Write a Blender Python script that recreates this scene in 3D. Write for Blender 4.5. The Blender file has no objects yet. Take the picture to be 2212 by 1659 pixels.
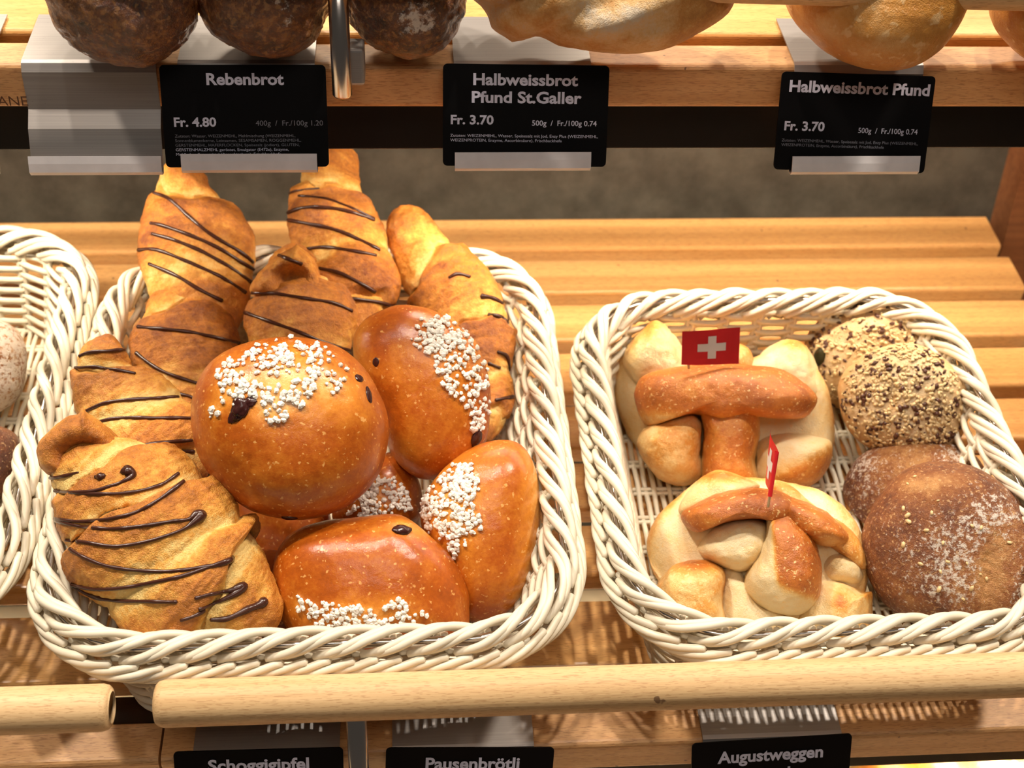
import bpy, math, random
import numpy as np
from mathutils import Vector, Matrix
from mathutils.bvhtree import BVHTree

random.seed(7); rng = np.random.default_rng(7)
scn = bpy.context.scene

# ---------------------------------------------------------------- camera
FPX = 2800.0; WPX, HPX = 2212, 1659
CAM = np.array([0.0, -0.53, 0.61])
_p, _y, _r, TILT = math.radians(34), math.radians(5.2), math.radians(2.0), math.radians(10)
FW = np.array([math.sin(_y)*math.cos(_p), math.cos(_y)*math.cos(_p), -math.sin(_p)])
_R0 = np.array([math.cos(_y), -math.sin(_y), 0.0]); _U0 = np.cross(_R0, FW)
RT = _R0*math.cos(_r) + _U0*math.sin(_r); UP = -_R0*math.sin(_r) + _U0*math.cos(_r)
cam = bpy.data.cameras.new('camera'); camo = bpy.data.objects.new('camera', cam)
scn.collection.objects.link(camo); scn.camera = camo
cam.sensor_width = 36.0; cam.lens = FPX/WPX*36.0; cam.clip_start = 0.01; cam.clip_end = 50
M = Matrix(((RT[0], UP[0], -FW[0], CAM[0]), (RT[1], UP[1], -FW[1], CAM[1]), (RT[2], UP[2], -FW[2], CAM[2]), (0, 0, 0, 1)))
camo.matrix_world = M
cam.dof.use_dof = True; cam.dof.focus_distance = 0.765; cam.dof.aperture_fstop = 9.0

# ---------------------------------------------------------------- world, light, exposure
scn.view_settings.view_transform = 'Standard'; scn.view_settings.look = 'None'
scn.view_settings.gamma = 1.0; scn.view_settings.use_curve_mapping = False
scn.view_settings.exposure = 0.0
wd = bpy.data.worlds.new('shop_ambient'); scn.world = wd; wd.use_nodes = True
wd.node_tree.nodes['Background'].inputs[0].default_value = (1.0, 0.90, 0.78, 1)
wd.node_tree.nodes['Background'].inputs[1].default_value = 0.06

def area(name, loc, target, sx, sy, power, col=(1, 0.86, 0.68)):
    l = bpy.data.lights.new(name, 'AREA'); l.shape = 'RECTANGLE'; l.size = sx; l.size_y = sy
    l.energy = power; l.color = col
    o = bpy.data.objects.new(name, l); scn.collection.objects.link(o); o.location = loc
    d = Vector(target)-Vector(loc); o.rotation_euler = d.to_track_quat('-Z', 'Y').to_euler()
    return o
# LED modules in the light bars under each shelf
LEDY, LEDZ = 0.262, 0.262
for i, x in enumerate((-0.40, -0.26, 0.06, 0.20, 0.34, 0.48)):
    area('led_module_shelf', (x, LEDY, LEDZ), (x, LEDY+0.10, 0.0), 0.10, 0.012, 0.47)
for i, x in enumerate((-0.38, -0.08, 0.22, 0.5)):
    area('led_module_upper', (x, LEDY+0.225, LEDZ+0.352), (x, LEDY+0.11, 0.35), 0.10, 0.012, 0.5)
for i, x in enumerate((-0.3, 0.05, 0.4)):
    area('led_module_lower', (x, 0.045, -0.090), (x, 0.02, -0.4), 0.12, 0.02, 1.6)
# ceiling spotlights of the shop
area('ceiling_spot', (-0.95, 0.30, 2.1), (0.0, 0.05, 0.0), 0.15, 0.15, 36.0, (1, 0.88, 0.74))
area('ceiling_spot', (1.20, 0.30, 2.1), (0.2, 0.05, 0.0), 0.15, 0.15, 36.0, (1, 0.88, 0.74))
area('ceiling_spot', (-0.20, 0.02, 2.1), (-0.05, 0.05, 0.0), 0.05, 0.05, 13.0, (1, 0.90, 0.78))
area('ceiling_spot', (0.16, 0.02, 2.1), (0.15, 0.05, 0.0), 0.05, 0.05, 13.0, (1, 0.90, 0.78))
area('front_fill', (0.2, -1.3, 1.9), (0.0, 0.2, 0.0), 1.0, 0.5, 9.0, (1, 0.92, 0.82))  # soft front fill added to brighten the scene, not a shop fitting

# ---------------------------------------------------------------- projection helpers: pixel -> point on a real plane
def ray(x, y): return FW + (x-1106.0)/FPX*RT + (829.5-y)/FPX*UP
def PZ(x, y, Z): return CAM + Z*ray(x, y)
NSH = np.array([0, -math.sin(TILT), math.cos(TILT)])
def HS(x, y, h, base=(0, 0, 0)):
    d = ray(x, y); b = np.array(base); return CAM + d*((h - NSH@(CAM-b))/(NSH@d))
BOARD_U = (0, 0.225, 0.331)
def HU(x, y, h): return HS(x, y, h, BOARD_U)
def VY(x, y, Y): d = ray(x, y); return CAM + d*(Y-CAM[1])/d[1]
def proj(Q):
    Q = np.atleast_2d(Q)-CAM; z = Q@FW
    return np.stack([1106+FPX*(Q@RT)/z, 829.5-FPX*(Q@UP)/z, z], 1)
def nrm(v): v = np.asarray(v, float); return v/np.linalg.norm(v)

# ---------------------------------------------------------------- numpy noise
def _hash(ix, iy, iz, s):
    h = (ix.astype(np.int64)*374761393 + iy.astype(np.int64)*668265263 + iz.astype(np.int64)*2147483647 + s*974634777) & 0xffffffff
    h = ((h ^ (h >> 13))*1274126177) & 0xffffffff
    h = h ^ (h >> 16)
    return (h & 0xffffff)/float(0xffffff)
def vnoise(Pn, scale, s=0):
    q = np.asarray(Pn)*scale; f0 = np.floor(q); t = q-f0; t = t*t*(3-2*t)
    ix, iy, iz = f0[..., 0], f0[..., 1], f0[..., 2]; r = 0
    for dx in (0, 1):
        for dy in (0, 1):
            for dz in (0, 1):
                w = (t[..., 0] if dx else 1-t[..., 0])*(t[..., 1] if dy else 1-t[..., 1])*(t[..., 2] if dz else 1-t[..., 2])
                r = r + w*_hash(ix+dx, iy+dy, iz+dz, s)
    return r*2-1
def fbm(Pn, scale, octv=3, s=0):
    r = 0; a = 1; n = 0
    for i in range(octv):
        r = r + a*vnoise(Pn, scale*2**i, s+i*17); n += a; a *= 0.5
    return r/n
def sstep(a, b, x): t = np.clip((x-a)/(b-a), 0, 1); return t*t*(3-2*t)

# ---------------------------------------------------------------- materials
def newmat(name):
    m = bpy.data.materials.new(name); m.use_nodes = True
    nt = m.node_tree; return m, nt, nt.nodes['Principled BSDF']
def N(nt, t, **kw):
    n = nt.nodes.new(t)
    for k, v in kw.items():
        if k.startswith('i_'): n.inputs[k[2:].replace('_', ' ')].default_value = v
        else: setattr(n, k, v)
    return n
def ramp(nt, stops, fac):
    r = nt.nodes.new('ShaderNodeValToRGB'); e = r.color_ramp.elements
    while len(e) < len(stops): e.new(0.5)
    for i, (p, c) in enumerate(stops):
        e[i].position = p; e[i].color = (c if len(c) == 4 else (*c, 1))
    nt.links.new(fac, r.inputs[0]); return r.outputs[0]
def coords(nt, scale=(1, 1, 1)):
    tc = nt.nodes.new('ShaderNodeTexCoord'); mp = nt.nodes.new('ShaderNodeMapping')
    mp.inputs['Scale'].default_value = scale; nt.links.new(tc.outputs['Object'], mp.inputs[0]); return mp.outputs[0]
def noise(nt, vec, scale, detail=3, rough=0.5):
    n = nt.nodes.new('ShaderNodeTexNoise'); n.inputs['Scale'].default_value = scale
    n.inputs['Detail'].default_value = detail; n.inputs['Roughness'].default_value = rough
    nt.links.new(vec, n.inputs['Vector']); return n.outputs[0]
def math_(nt, op, a, b):
    n = nt.nodes.new('ShaderNodeMath'); n.operation = op
    for i, v in enumerate((a, b)):
        if isinstance(v, (int, float)): n.inputs[i].default_value = v
        else: nt.links.new(v, n.inputs[i])
    return n.outputs[0]
def mix(nt, fac, a, b, mode='MIX'):
    n = nt.nodes.new('ShaderNodeMix'); n.data_type = 'RGBA'; n.blend_type = mode
    for sock, v in ((n.inputs[0], fac), (n.inputs[6], a), (n.inputs[7], b)):
        if isinstance(v, (int, float)): sock.default_value = v
        elif isinstance(v, tuple): sock.default_value = (v if len(v) == 4 else (*v, 1))
        else: nt.links.new(v, sock)
    return n.outputs[2]
def bump(nt, bs, h, strength, dist):
    b = nt.nodes.new('ShaderNodeBump'); b.inputs['Strength'].default_value = strength
    b.inputs['Distance'].default_value = dist
    nt.links.new(h, b.inputs['Height']); nt.links.new(b.outputs[0], bs.inputs['Normal']); nt.links.new(b.outputs[0], bs.inputs['Coat Normal'])
def attr(nt, name):
    a = nt.nodes.new('ShaderNodeAttribute'); a.attribute_name = name; return a.outputs['Fac']

def plain(name, col, rough=0.5, metal=0.0, spec=0.5, var=0.06, vs=60):
    m, nt, b = newmat(name); v = coords(nt)
    n = noise(nt, v, vs, 4)
    c2 = tuple(max(0, c*(1-var*2.5)) for c in col)
    nt.links.new(ramp(nt, [(0.3, c2), (0.7, col)], n), b.inputs['Base Color'])
    b.inputs['Roughness'].default_value = rough; b.inputs['Metallic'].default_value = metal
    b.inputs['Specular IOR Level'].default_value = spec
    return m

def wood(name, ca, cb, fleck, rough=0.42, fl=0.62, bumpd=0.0003):
    m, nt, b = newmat(name)
    tc = nt.nodes.new('ShaderNodeTexCoord'); oi = nt.nodes.new('ShaderNodeObjectInfo')
    add = nt.nodes.new('ShaderNodeVectorMath'); add.operation = 'ADD'
    nt.links.new(tc.outputs['Object'], add.inputs[0]); nt.links.new(oi.outputs['Random'], add.inputs[1])
    def mp(s):
        k = nt.nodes.new('ShaderNodeMapping'); k.inputs['Scale'].default_value = s
        nt.links.new(add.outputs[0], k.inputs[0]); return k.outputs[0]
    n1 = noise(nt, mp((4, 170, 170)), 1.0, 5, 0.6)
    n2 = noise(nt, mp((1.2, 5, 5)), 1.6, 3)
    s = math_(nt, 'ADD', math_(nt, 'MULTIPLY', n1, 0.6), math_(nt, 'MULTIPLY', n2, 0.4))
    col = ramp(nt, [(0.36, ca), (0.62, cb)], s)
    n3 = noise(nt, mp((170, 1900, 1900)), 1.0, 1)
    fk = ramp(nt, [(fl, (0, 0, 0)), (fl+0.05, (1, 1, 1))], n3)
    col = mix(nt, math_(nt, 'MULTIPLY', fk, 0.5), col, fleck)
    n4 = noise(nt, mp((90, 90, 90)), 1.0, 2)
    dk = ramp(nt, [(0.76, (0, 0, 0)), (0.78, (1, 1, 1))], n4)
    col = mix(nt, math_(nt, 'MULTIPLY', dk, 0.75), col, (0.08, 0.025, 0.01))
    nt.links.new(col, b.inputs['Base Color']); b.inputs['Roughness'].default_value = rough
    bump(nt, b, n1, 0.25, bumpd*2)
    return m

def bread(name, stops, nscale=45, namt=0.30, fine=500, rough=0.42, bumpd=0.0006, coat=0.0, coatr=0.2,
          speck=None, speck_s=260, speck_t=(0.66, 0.72), spec=0.5, flour=False, fl_s=170, stretch=None, sss=0.0):
    m, nt, b = newmat(name); v = coords(nt)
    bk = attr(nt, 'bake')
    n1 = noise(nt, v, nscale, 5, 0.6); n2 = noise(nt, v, fine, 3, 0.6)
    n0 = noise(nt, v, nscale*3.7, 5, 0.65)
    s = math_(nt, 'ADD', bk, math_(nt, 'MULTIPLY', math_(nt, 'SUBTRACT', n1, 0.5), namt*2.6))
    s = math_(nt, 'ADD', s, math_(nt, 'MULTIPLY', math_(nt, 'SUBTRACT', n0, 0.5), namt*1.9))
    s = math_(nt, 'ADD', s, math_(nt, 'MULTIPLY', math_(nt, 'SUBTRACT', n2, 0.5), namt*1.3))
    col = ramp(nt, stops, s)
    if speck:
        n3 = noise(nt, v, speck_s, 2)
        f = ramp(nt, [(speck_t[0]-0.06, (0, 0, 0)), (speck_t[1]-0.05, (1, 1, 1))], n3)
        col = mix(nt, math_(nt, 'MULTIPLY', f, 0.75), col, speck)
    b.inputs['Roughness'].default_value = rough
    if flour:
        fa = attr(nt, 'flour'); n5 = noise(nt, v, fl_s, 6, 0.75)
        g = math_(nt, 'ADD', n5, math_(nt, 'MULTIPLY', math_(nt, 'SUBTRACT', fa, 0.5), 0.42))
        f = ramp(nt, [(0.53, (0, 0, 0)), (0.62, (1, 1, 1))], g)
        col = mix(nt, math_(nt, 'MULTIPLY', f, 0.8), col, (0.80, 0.72, 0.62))
        nt.links.new(math_(nt, 'ADD', math_(nt, 'MULTIPLY', f, 0.9-rough), rough), b.inputs['Roughness'])
    nt.links.new(col, b.inputs['Base Color'])
    b.inputs['Specular IOR Level'].default_value = spec
    b.inputs['Coat Weight'].default_value = coat; b.inputs['Coat Roughness'].default_value = coatr
    if sss > 0:
        b.inputs['Subsurface Weight'].default_value = sss; b.inputs['Subsurface Radius'].default_value = (1, 0.5, 0.2)
        b.inputs['Subsurface Scale'].default_value = 0.004
    n6 = noise(nt, v, 1300, 3, 0.65); n7 = noise(nt, v, 150, 4, 0.65)
    hh = math_(nt, 'ADD', math_(nt, 'MULTIPLY', n6, 0.45), n7)
    bump(nt, b, hh, 0.9, bumpd*2.2)
    return m

MAT = dict(
    slat=wood('varnished_beech', (0.60, 0.29, 0.085), (0.76, 0.42, 0.15), (0.36, 0.14, 0.035), rough=0.30, fl=0.58),
    board=wood('beech_board', (0.60, 0.31, 0.12), (0.74, 0.43, 0.19), (0.30, 0.11, 0.035), rough=0.45, fl=0.57),
    rail=wood('raw_beech', (0.58, 0.36, 0.16), (0.74, 0.50, 0.26), (0.34, 0.16, 0.06), rough=0.6, fl=0.58, bumpd=0.0008),
    post=wood('dark_oiled_beech', (0.16, 0.055, 0.02), (0.26, 0.10, 0.035), (0.10, 0.03, 0.01), rough=0.5),
    wicker=plain('cream_plastic_cane', (0.80, 0.715, 0.55), 0.42, var=0.04, vs=25),
    black=plain('black_lacquer', (0.008, 0.006, 0.005), 0.5, spec=0.2),
    tag=plain('black_card', (0.005, 0.0045, 0.005), 0.45, spec=0.12),
    ink=plain('pale_print', (0.80, 0.80, 0.96), 0.6),
    ink_dim=plain('faded_print', (0.24, 0.24, 0.28), 0.6),
    lip=plain('lit_steel', (0.86, 0.83, 0.85), 0.4, metal=0.0),  # lip of the same steel sheet; the light it catches is put into the colour
    burn=plain('burnt_lettering', (0.10, 0.035, 0.012), 0.8),
    choc=plain('dark_chocolate', (0.060, 0.018, 0.010), 0.26, spec=0.5),
    sugar=plain('pearl_sugar', (0.90, 0.84, 0.74), 0.5, var=0.02),
    raisin=plain('raisin_skin', (0.045, 0.010, 0.008), 0.25),
    red=plain('red_paper', (0.68, 0.012, 0.018), 0.5), white=plain('white_paper', (0.80, 0.78, 0.76), 0.6),
    stick=plain('cocktail_stick', (0.75, 0.55, 0.32), 0.6),
    sesame=plain('sesame', (0.82, 0.60, 0.30), 0.45, var=0.1, vs=400),
    flax=plain('linseed', (0.11, 0.035, 0.016), 0.3, var=0.15, vs=400),
    pumpkin=plain('pumpkin_seed', (0.035, 0.030, 0.010), 0.35),
)
def metal():
    m, nt, b = newmat('brushed_steel'); n = noise(nt, coords(nt, (10, 1600, 1600)), 1.0, 3)
    nt.links.new(ramp(nt, [(0.35, (0.36, 0.33, 0.31)), (0.65, (0.42, 0.385, 0.36))], n), b.inputs['Base Color'])
    b.inputs['Metallic'].default_value = 0.55; b.inputs['Roughness'].default_value = 0.38
    n2 = noise(nt, coords(nt), 900, 2)
    sp = ramp(nt, [(0.70, (0.38,)*3), (0.74, (0.8,)*3)], n2); nt.links.new(sp, b.inputs['Roughness'])
    return m
MAT['steel'] = metal()
def chrome():
    m, nt, b = newmat('polished_steel'); b.inputs['Base Color'].default_value = (0.62, 0.56, 0.52, 1)
    b.inputs['Metallic'].default_value = 1.0; b.inputs['Roughness'].default_value = 0.22; return m
MAT['chrome'] = chrome()
def wallmat():
    m, nt, b = newmat('grey_slate_wall'); v = coords(nt)
    n = noise(nt, v, 26, 6, 0.65)
    nt.links.new(ramp(nt, [(0.35, (0.045, 0.038, 0.026)), (0.68, (0.10, 0.088, 0.066))], n), b.inputs['Base Color'])
    b.inputs['Roughness'].default_value = 0.7; return m
MAT['wall'] = wallmat()
MAT['bun'] = bread('glazed_bun_crust', [(0.0, (0.84, 0.44, 0.11)), (0.28, (0.68, 0.23, 0.020)), (0.6, (0.43, 0.090, 0.003)), (1.0, (0.15, 0.022, 0.002))],
                   nscale=32, namt=0.22, rough=0.5, coat=0.65, coatr=0.15, bumpd=0.00011, spec=0.25, speck=(0.82, 0.42, 0.12), speck_s=330, speck_t=(0.70, 0.75))
MAT['croissant'] = bread('flaky_croissant_crust', [(0.0, (0.90, 0.61, 0.20)), (0.3, (0.80, 0.38, 0.060)), (0.6, (0.58, 0.20, 0.020)), (1.0, (0.24, 0.060, 0.008))],
                         nscale=60, namt=0.34, rough=0.45, coat=0.2, coatr=0.25, bumpd=0.0010)
MAT['weggen'] = bread('white_roll_crust', [(0.0, (0.86, 0.70, 0.42)), (0.30, (0.84, 0.58, 0.24)), (0.52, (0.74, 0.33, 0.06)), (0.75, (0.58, 0.175, 0.02)), (1.0, (0.36, 0.085, 0.010))],
                      nscale=40, namt=0.22, rough=0.42, coat=0.25, coatr=0.22, bumpd=0.0005, speck=(0.90, 0.62, 0.26), speck_s=420, speck_t=(0.68, 0.74))
MAT['rye'] = bread('rye_crust', [(0.0, (0.50, 0.24, 0.075)), (0.32, (0.29, 0.095, 0.020)), (0.62, (0.15, 0.038, 0.008)), (1.0, (0.05, 0.014, 0.005))],
                   nscale=50, namt=0.36, rough=0.5, coat=0.2, bumpd=0.0012, flour=True, fl_s=300, speck=(0.60, 0.36, 0.16), speck_s=520)
MAT['dark'] = bread('dark_rye_crust', [(0.0, (0.40, 0.16, 0.030)), (0.38, (0.14, 0.038, 0.006)), (0.8, (0.022, 0.006, 0.002))],
                    nscale=70, namt=0.55, rough=0.30, coat=0.7, coatr=0.2, bumpd=0.0010, flour=True, fl_s=150, speck=(0.36, 0.16, 0.045), speck_s=330, speck_t=(0.62, 0.70))
MAT['seeded'] = bread('seeded_roll_crust', [(0.0, (0.78, 0.60, 0.36)), (0.5, (0.70, 0.43, 0.18)), (1.0, (0.45, 0.2, 0.06))],
                      nscale=40, namt=0.3, rough=0.55, bumpd=0.0010)
MAT['loaf'] = bread('white_loaf_crust', [(0.0, (0.70, 0.56, 0.40)), (0.3, (0.74, 0.46, 0.20)), (0.6, (0.60, 0.27, 0.06)), (1.0, (0.36, 0.12, 0.025))],
                    nscale=22, namt=0.42, rough=0.5, bumpd=0.0008)
MAT['pfund'] = bread('golden_loaf_crust', [(0.0, (0.72, 0.42, 0.16)), (0.4, (0.62, 0.27, 0.045)), (0.75, (0.48, 0.17, 0.022)), (1.0, (0.26, 0.07, 0.014))],
                     nscale=26, namt=0.34, rough=0.38, coat=0.3, bumpd=0.0006, speck=(0.80, 0.52, 0.24), speck_s=150, speck_t=(0.66, 0.72))

# ---------------------------------------------------------------- object helpers
def tag(o, label=None, cat=None, group=None, kind=None):
    for k, v in (('label', label), ('category', cat), ('group', group), ('kind', kind)):
        if v: o[k] = v
    return o
def empty(name, loc, label, cat, group=None):
    o = bpy.data.objects.new(name, None); scn.collection.objects.link(o); o.location = Vector([float(c) for c in loc])
    o.empty_display_size = 0.01; return tag(o, label, cat, group)
def mesh_obj(name, V, Fc, mat, parent=None, smooth=True, attrs=None, origin=None, bevel=0):
    """V in world space; the origin goes to origin (or the centre)"""
    V = np.asarray(V, float)
    org = np.array(origin if origin is not None else V.mean(0), float)
    me = bpy.data.meshes.new(name)
    me.from_pydata((V-org).tolist(), [], Fc if isinstance(Fc, list) else Fc.tolist())
    if smooth: me.polygons.foreach_set('use_smooth', [True]*len(me.polygons))
    for k, a in (attrs or {}).items():
        at = me.attributes.new(k, 'FLOAT', 'POINT'); at.data.foreach_set('value', np.asarray(a, np.float32).ravel())
    me.materials.append(MAT[mat] if isinstance(mat, str) else mat); me.update()
    o = bpy.data.objects.new(name, me); scn.collection.objects.link(o)
    if parent is not None:
        o.parent = parent
        pm = Matrix.LocRotScale(parent.location, parent.rotation_euler, None)
        if parent.parent is not None: pm = Matrix.LocRotScale(parent.parent.location, parent.parent.rotation_euler, None) @ pm
        # children live in world axes: parents carry no rotation here
        o.location = Vector(org.tolist()) - pm.to_translation()
    else: o.location = Vector(org.tolist())
    if bevel:
        bm_ = o.modifiers.new('edge', 'BEVEL'); bm_.width = bevel; bm_.segments = 3; bm_.limit_method = 'ANGLE'
    return o
def box(lo, hi, R=None, c=None):
    lo, hi = np.array(lo, float), np.array(hi, float)
    V = np.array([[(lo, hi)[i][0], (lo, hi)[j][1], (lo, hi)[k][2]] for i in (0, 1) for j in (0, 1) for k in (0, 1)])
    Fc = [[0, 1, 3, 2], [4, 6, 7, 5], [0, 4, 5, 1], [2, 3, 7, 6], [0, 2, 6, 4], [1, 5, 7, 3]]
    if R is not None: V = V@np.array(R).T
    if c is not None: V = V+np.array(c)
    return V, Fc
class Acc:
    def __init__(s): s.V = []; s.F = []; s.n = 0; s.A = {}
    def add(s, V, Fc, **at):
        V = np.asarray(V); s.V.append(V)
        s.F.extend((np.asarray(Fc)+s.n).tolist() if not isinstance(Fc, list) else [[i+s.n for i in f] for f in Fc]); s.n += len(V)
        for k, a in at.items(): s.A.setdefault(k, []).append(np.broadcast_to(a, len(V)))
    def out(s): return np.concatenate(s.V), s.F
    def attrs(s): return {k: np.concatenate(v) for k, v in s.A.items()}
def tube(P, r, sides=8, closed=False, cap=True, flat=1.0, up=None):
    P = np.asarray(P, float); n = len(P); r = np.broadcast_to(r, n)
    T = np.roll(P, -1, 0)-np.roll(P, 1, 0) if closed else np.gradient(P, axis=0)
    T /= np.linalg.norm(T, axis=1)[:, None]+1e-12
    if up is None:
        a = np.array([0, 0, 1.0]) if abs(T[0][2]) < 0.9 else np.array([1.0, 0, 0])
        Nn = np.zeros_like(P); v = np.cross(T[0], a); v /= np.linalg.norm(v); Nn[0] = v
        for i in range(1, n):
            v = Nn[i-1]-T[i]*(Nn[i-1]@T[i]); Nn[i] = v/np.linalg.norm(v)
        B = np.cross(T, Nn)
    else:
        B = np.asarray(up)-T*np.sum(np.asarray(up)*T, 1)[:, None]; B /= np.linalg.norm(B, axis=1)[:, None]+1e-12
        Nn = np.cross(B, T)
    th = np.arange(sides)*2*math.pi/sides
    V = P[:, None]+r[:, None, None]*(Nn[:, None]*np.cos(th)[None, :, None]+flat*B[:, None]*np.sin(th)[None, :, None])
    V = V.reshape(-1, 3); m = n if closed else n-1
    i = np.arange(m)[:, None]; j = np.arange(sides)[None]
    a_ = i*sides+j; b_ = i*sides+(j+1) % sides; c_ = ((i+1) % n)*sides+(j+1) % sides; d_ = ((i+1) % n)*sides+j
    Fc = np.stack([a_, d_, c_, b_], -1).reshape(-1, 4).tolist()
    if cap and not closed:
        V = np.concatenate([V, [P[0]-T[0]*r[0]*0.6, P[-1]+T[-1]*r[-1]*0.6]]); e = n*sides
        for k in range(sides):
            Fc.append([k, (k+1) % sides, e]); Fc.append([(n-1)*sides+(k+1) % sides, (n-1)*sides+k, e+1])
    return V, Fc
def catmull(P, m, closed=False):
    P = np.asarray(P, float); n = len(P); out = []
    for i in range(n if closed else n-1):
        if closed: a, b, c, d = P[(i-1) % n], P[i], P[(i+1) % n], P[(i+2) % n]
        else: a, b, c, d = P[max(i-1, 0)], P[i], P[i+1], P[min(i+2, n-1)]
        t = np.linspace(0, 1, m, endpoint=False)[:, None]
        out.append(0.5*((2*b)+(-a+c)*t+(2*a-5*b+4*c-d)*t*t+(-a+3*b-3*c+d)*t**3))
    if not closed: out.append(P[-1:])
    return np.concatenate(out)
def extrude_profile(prof, x0, x1, th):
    """sheet metal: polyline in (y,z), thickness th, from x0 to x1"""
    p = np.asarray(prof, float); d = np.gradient(p, axis=0); nn = np.stack([-d[:, 1], d[:, 0]], 1); nn /= np.linalg.norm(nn, axis=1)[:, None]
    q = np.concatenate([p+nn*th/2, (p-nn*th/2)[::-1]]); k = len(q)
    V = np.array([[x, a, b] for x in (x0, x1) for a, b in q])
    Fc = [[i, (i+1) % k, k+(i+1) % k, k+i] for i in range(k)]; n = len(p)
    for i in range(n-1):
        Fc.append([i, 2*n-1-i, 2*n-2-i, i+1]); Fc.append([k+i, k+i+1, k+2*n-2-i, k+2*n-1-i])
    return V, Fc

# ================================================================ THE SHELVING
ca, sa = math.cos(TILT), math.sin(TILT)
RX = np.array([[1, 0, 0], [0, ca, -sa], [0, sa, ca]])   # shelf frame -> world
def rounded_bar(x0, x1, w, t, r, org, seg=4):
    """bar along X, cross-section w (depth) x t (height, top at 0), rounded"""
    pts = []
    for cx, cz, a0 in ((w-r, -r, 0), (r, -r, 90), (r, -t+r, 180), (w-r, -t+r, 270)):
        for k in range(seg+1):
            a = math.radians(a0+90*k/seg); pts.append((cx+r*math.cos(a), cz+r*math.sin(a)))
    k = len(pts); V = np.array([[x, a, b] for x in (x0, x1) for a, b in pts])
    Fc = [[i, k+i, k+(i+1) % k, (i+1) % k] for i in range(k)]+[list(range(k)), list(range(2*k-1, k-1, -1))]
    return V@RX.T+np.array(org), Fc
def shelf(label, base, x0, x1, boards, slats):
    t = empty('slatted_shelf', base, label, 'shelf')
    for y, w, a, b in slats:
        V, Fc = rounded_bar(a, b, w, 0.018, 0.0035, np.array(base)+RX@np.array([0, y, 0]))
        mesh_obj('slat', V, Fc, 'slat', t, smooth=False)
    for a, b in boards:
        V, Fc = rounded_bar(a, b, 0.028, 0.030, 0.004, np.array(base)+np.array([0, 0, 0])); 
        mesh_obj('front_board', V, Fc, 'board', t, smooth=False)
    for xb in (-0.55, 0.50):
        V, Fc = box((xb-0.012, 0.10, -0.045), (xb+0.012, 0.53, -0.0185)); V = V@RX.T+np.array(base)
        mesh_obj('bearer', V, Fc, 'board', t, smooth=False)
    return t
low_base = (0, 0.0, -0.018)
slats = [(0.046, 0.052, -0.8, 0.53)] + [(0.118+0.0588*k, 0.0445, -0.8, 0.53-0.0012*k) for k in range(7)]
slats = [(y, w, a, b) for (y, w, a, b) in slats]
# the slats lie a little higher than the front board
t = shelf('lower slatted beech shelf carrying the three wicker baskets', low_base, -0.8, 0.8, ((-0.8, -0.157), (-0.1555, 0.8)), slats)
for o in t.children:
    if o.name.startswith('slat') : o.location = o.location + Vector((0, -0.003, 0.016))
up_base = BOARD_U
t = shelf('upper slatted beech shelf with the bread loaves above the price tags', up_base, -0.8, 0.8, ((-0.8, 0.8),), [(0.040+0.0588*k, 0.0465, -0.8, 0.8) for k in range(4)])
# brand-burnt word on the upper front board
def text_mesh(s, size, offset=0.0):
    c = bpy.data.curves.new('t', 'FONT'); c.body = s; c.size = 1.0; c.offset = offset; c.resolution_u = 3
    o = bpy.data.objects.new('t', c); scn.collection.objects.link(o)
    dg = bpy.context.evaluated_depsgraph_get(); dg.update(); me = o.evaluated_get(dg).to_mesh()
    V = np.array([v.co[:] for v in me.vertices]); Fc = [list(p.vertices) for p in me.polygons]
    o.evaluated_get(dg).to_mesh_clear(); bpy.data.objects.remove(o); bpy.data.curves.remove(c)
    return V, Fc
def lettering(name, s, org, ex, ey, x0, x1, y0, cap, mat, parent, bold=0.02, lift=0.0004):
    V, Fc = text_mesh(s, 1, bold)
    a, b = V[:, 0].min(), V[:, 0].max()
    X = x0+(V[:, 0]-a)/(b-a)*(x1-x0); Y = y0+V[:, 1]/0.729*cap
    en = np.cross(ex, ey)
    W = org+X[:, None]*ex+Y[:, None]*ey+en*lift
    return mesh_obj(name, W, Fc, mat, parent, smooth=False)
fb = [o for o in t.children if o.name.startswith('front_board')][0]
pt = VY(-16, 224, 0.2245); pr = VY(64, 224, 0.2245)
lettering('burnt_lettering', 'PANE', np.array([0, 0.2245, 0])+np.array([0, 0, pt[2]]), np.array([1.0, 0, 0]), nrm([0, 0.0, 1]), pt[0], pr[0], 0, 0.0062, 'burn', t, 0.0, 0.003)

def light_bar(label, y, z, x0=-0.8, x1=0.8, dp=0.030):
    t = empty('light_bar', (0, y, z), label, 'light')
    V, Fc = box((x0, y, z-0.002), (x1, y+dp, z+0.030)); mesh_obj('housing', V, Fc, 'black', t, False, bevel=0.001)
    V, Fc = box((x0, y+0.004, z-0.0035), (x1, y+0.009, z-0.002)); mesh_obj('diffuser', V, Fc, MAT['white'], t, False)
light_bar('black light bar fixed under the upper shelf board', 0.250, 0.268)
light_bar('black light bar under the lower shelf board', 0.030, -0.083, dp=0.055)

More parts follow.
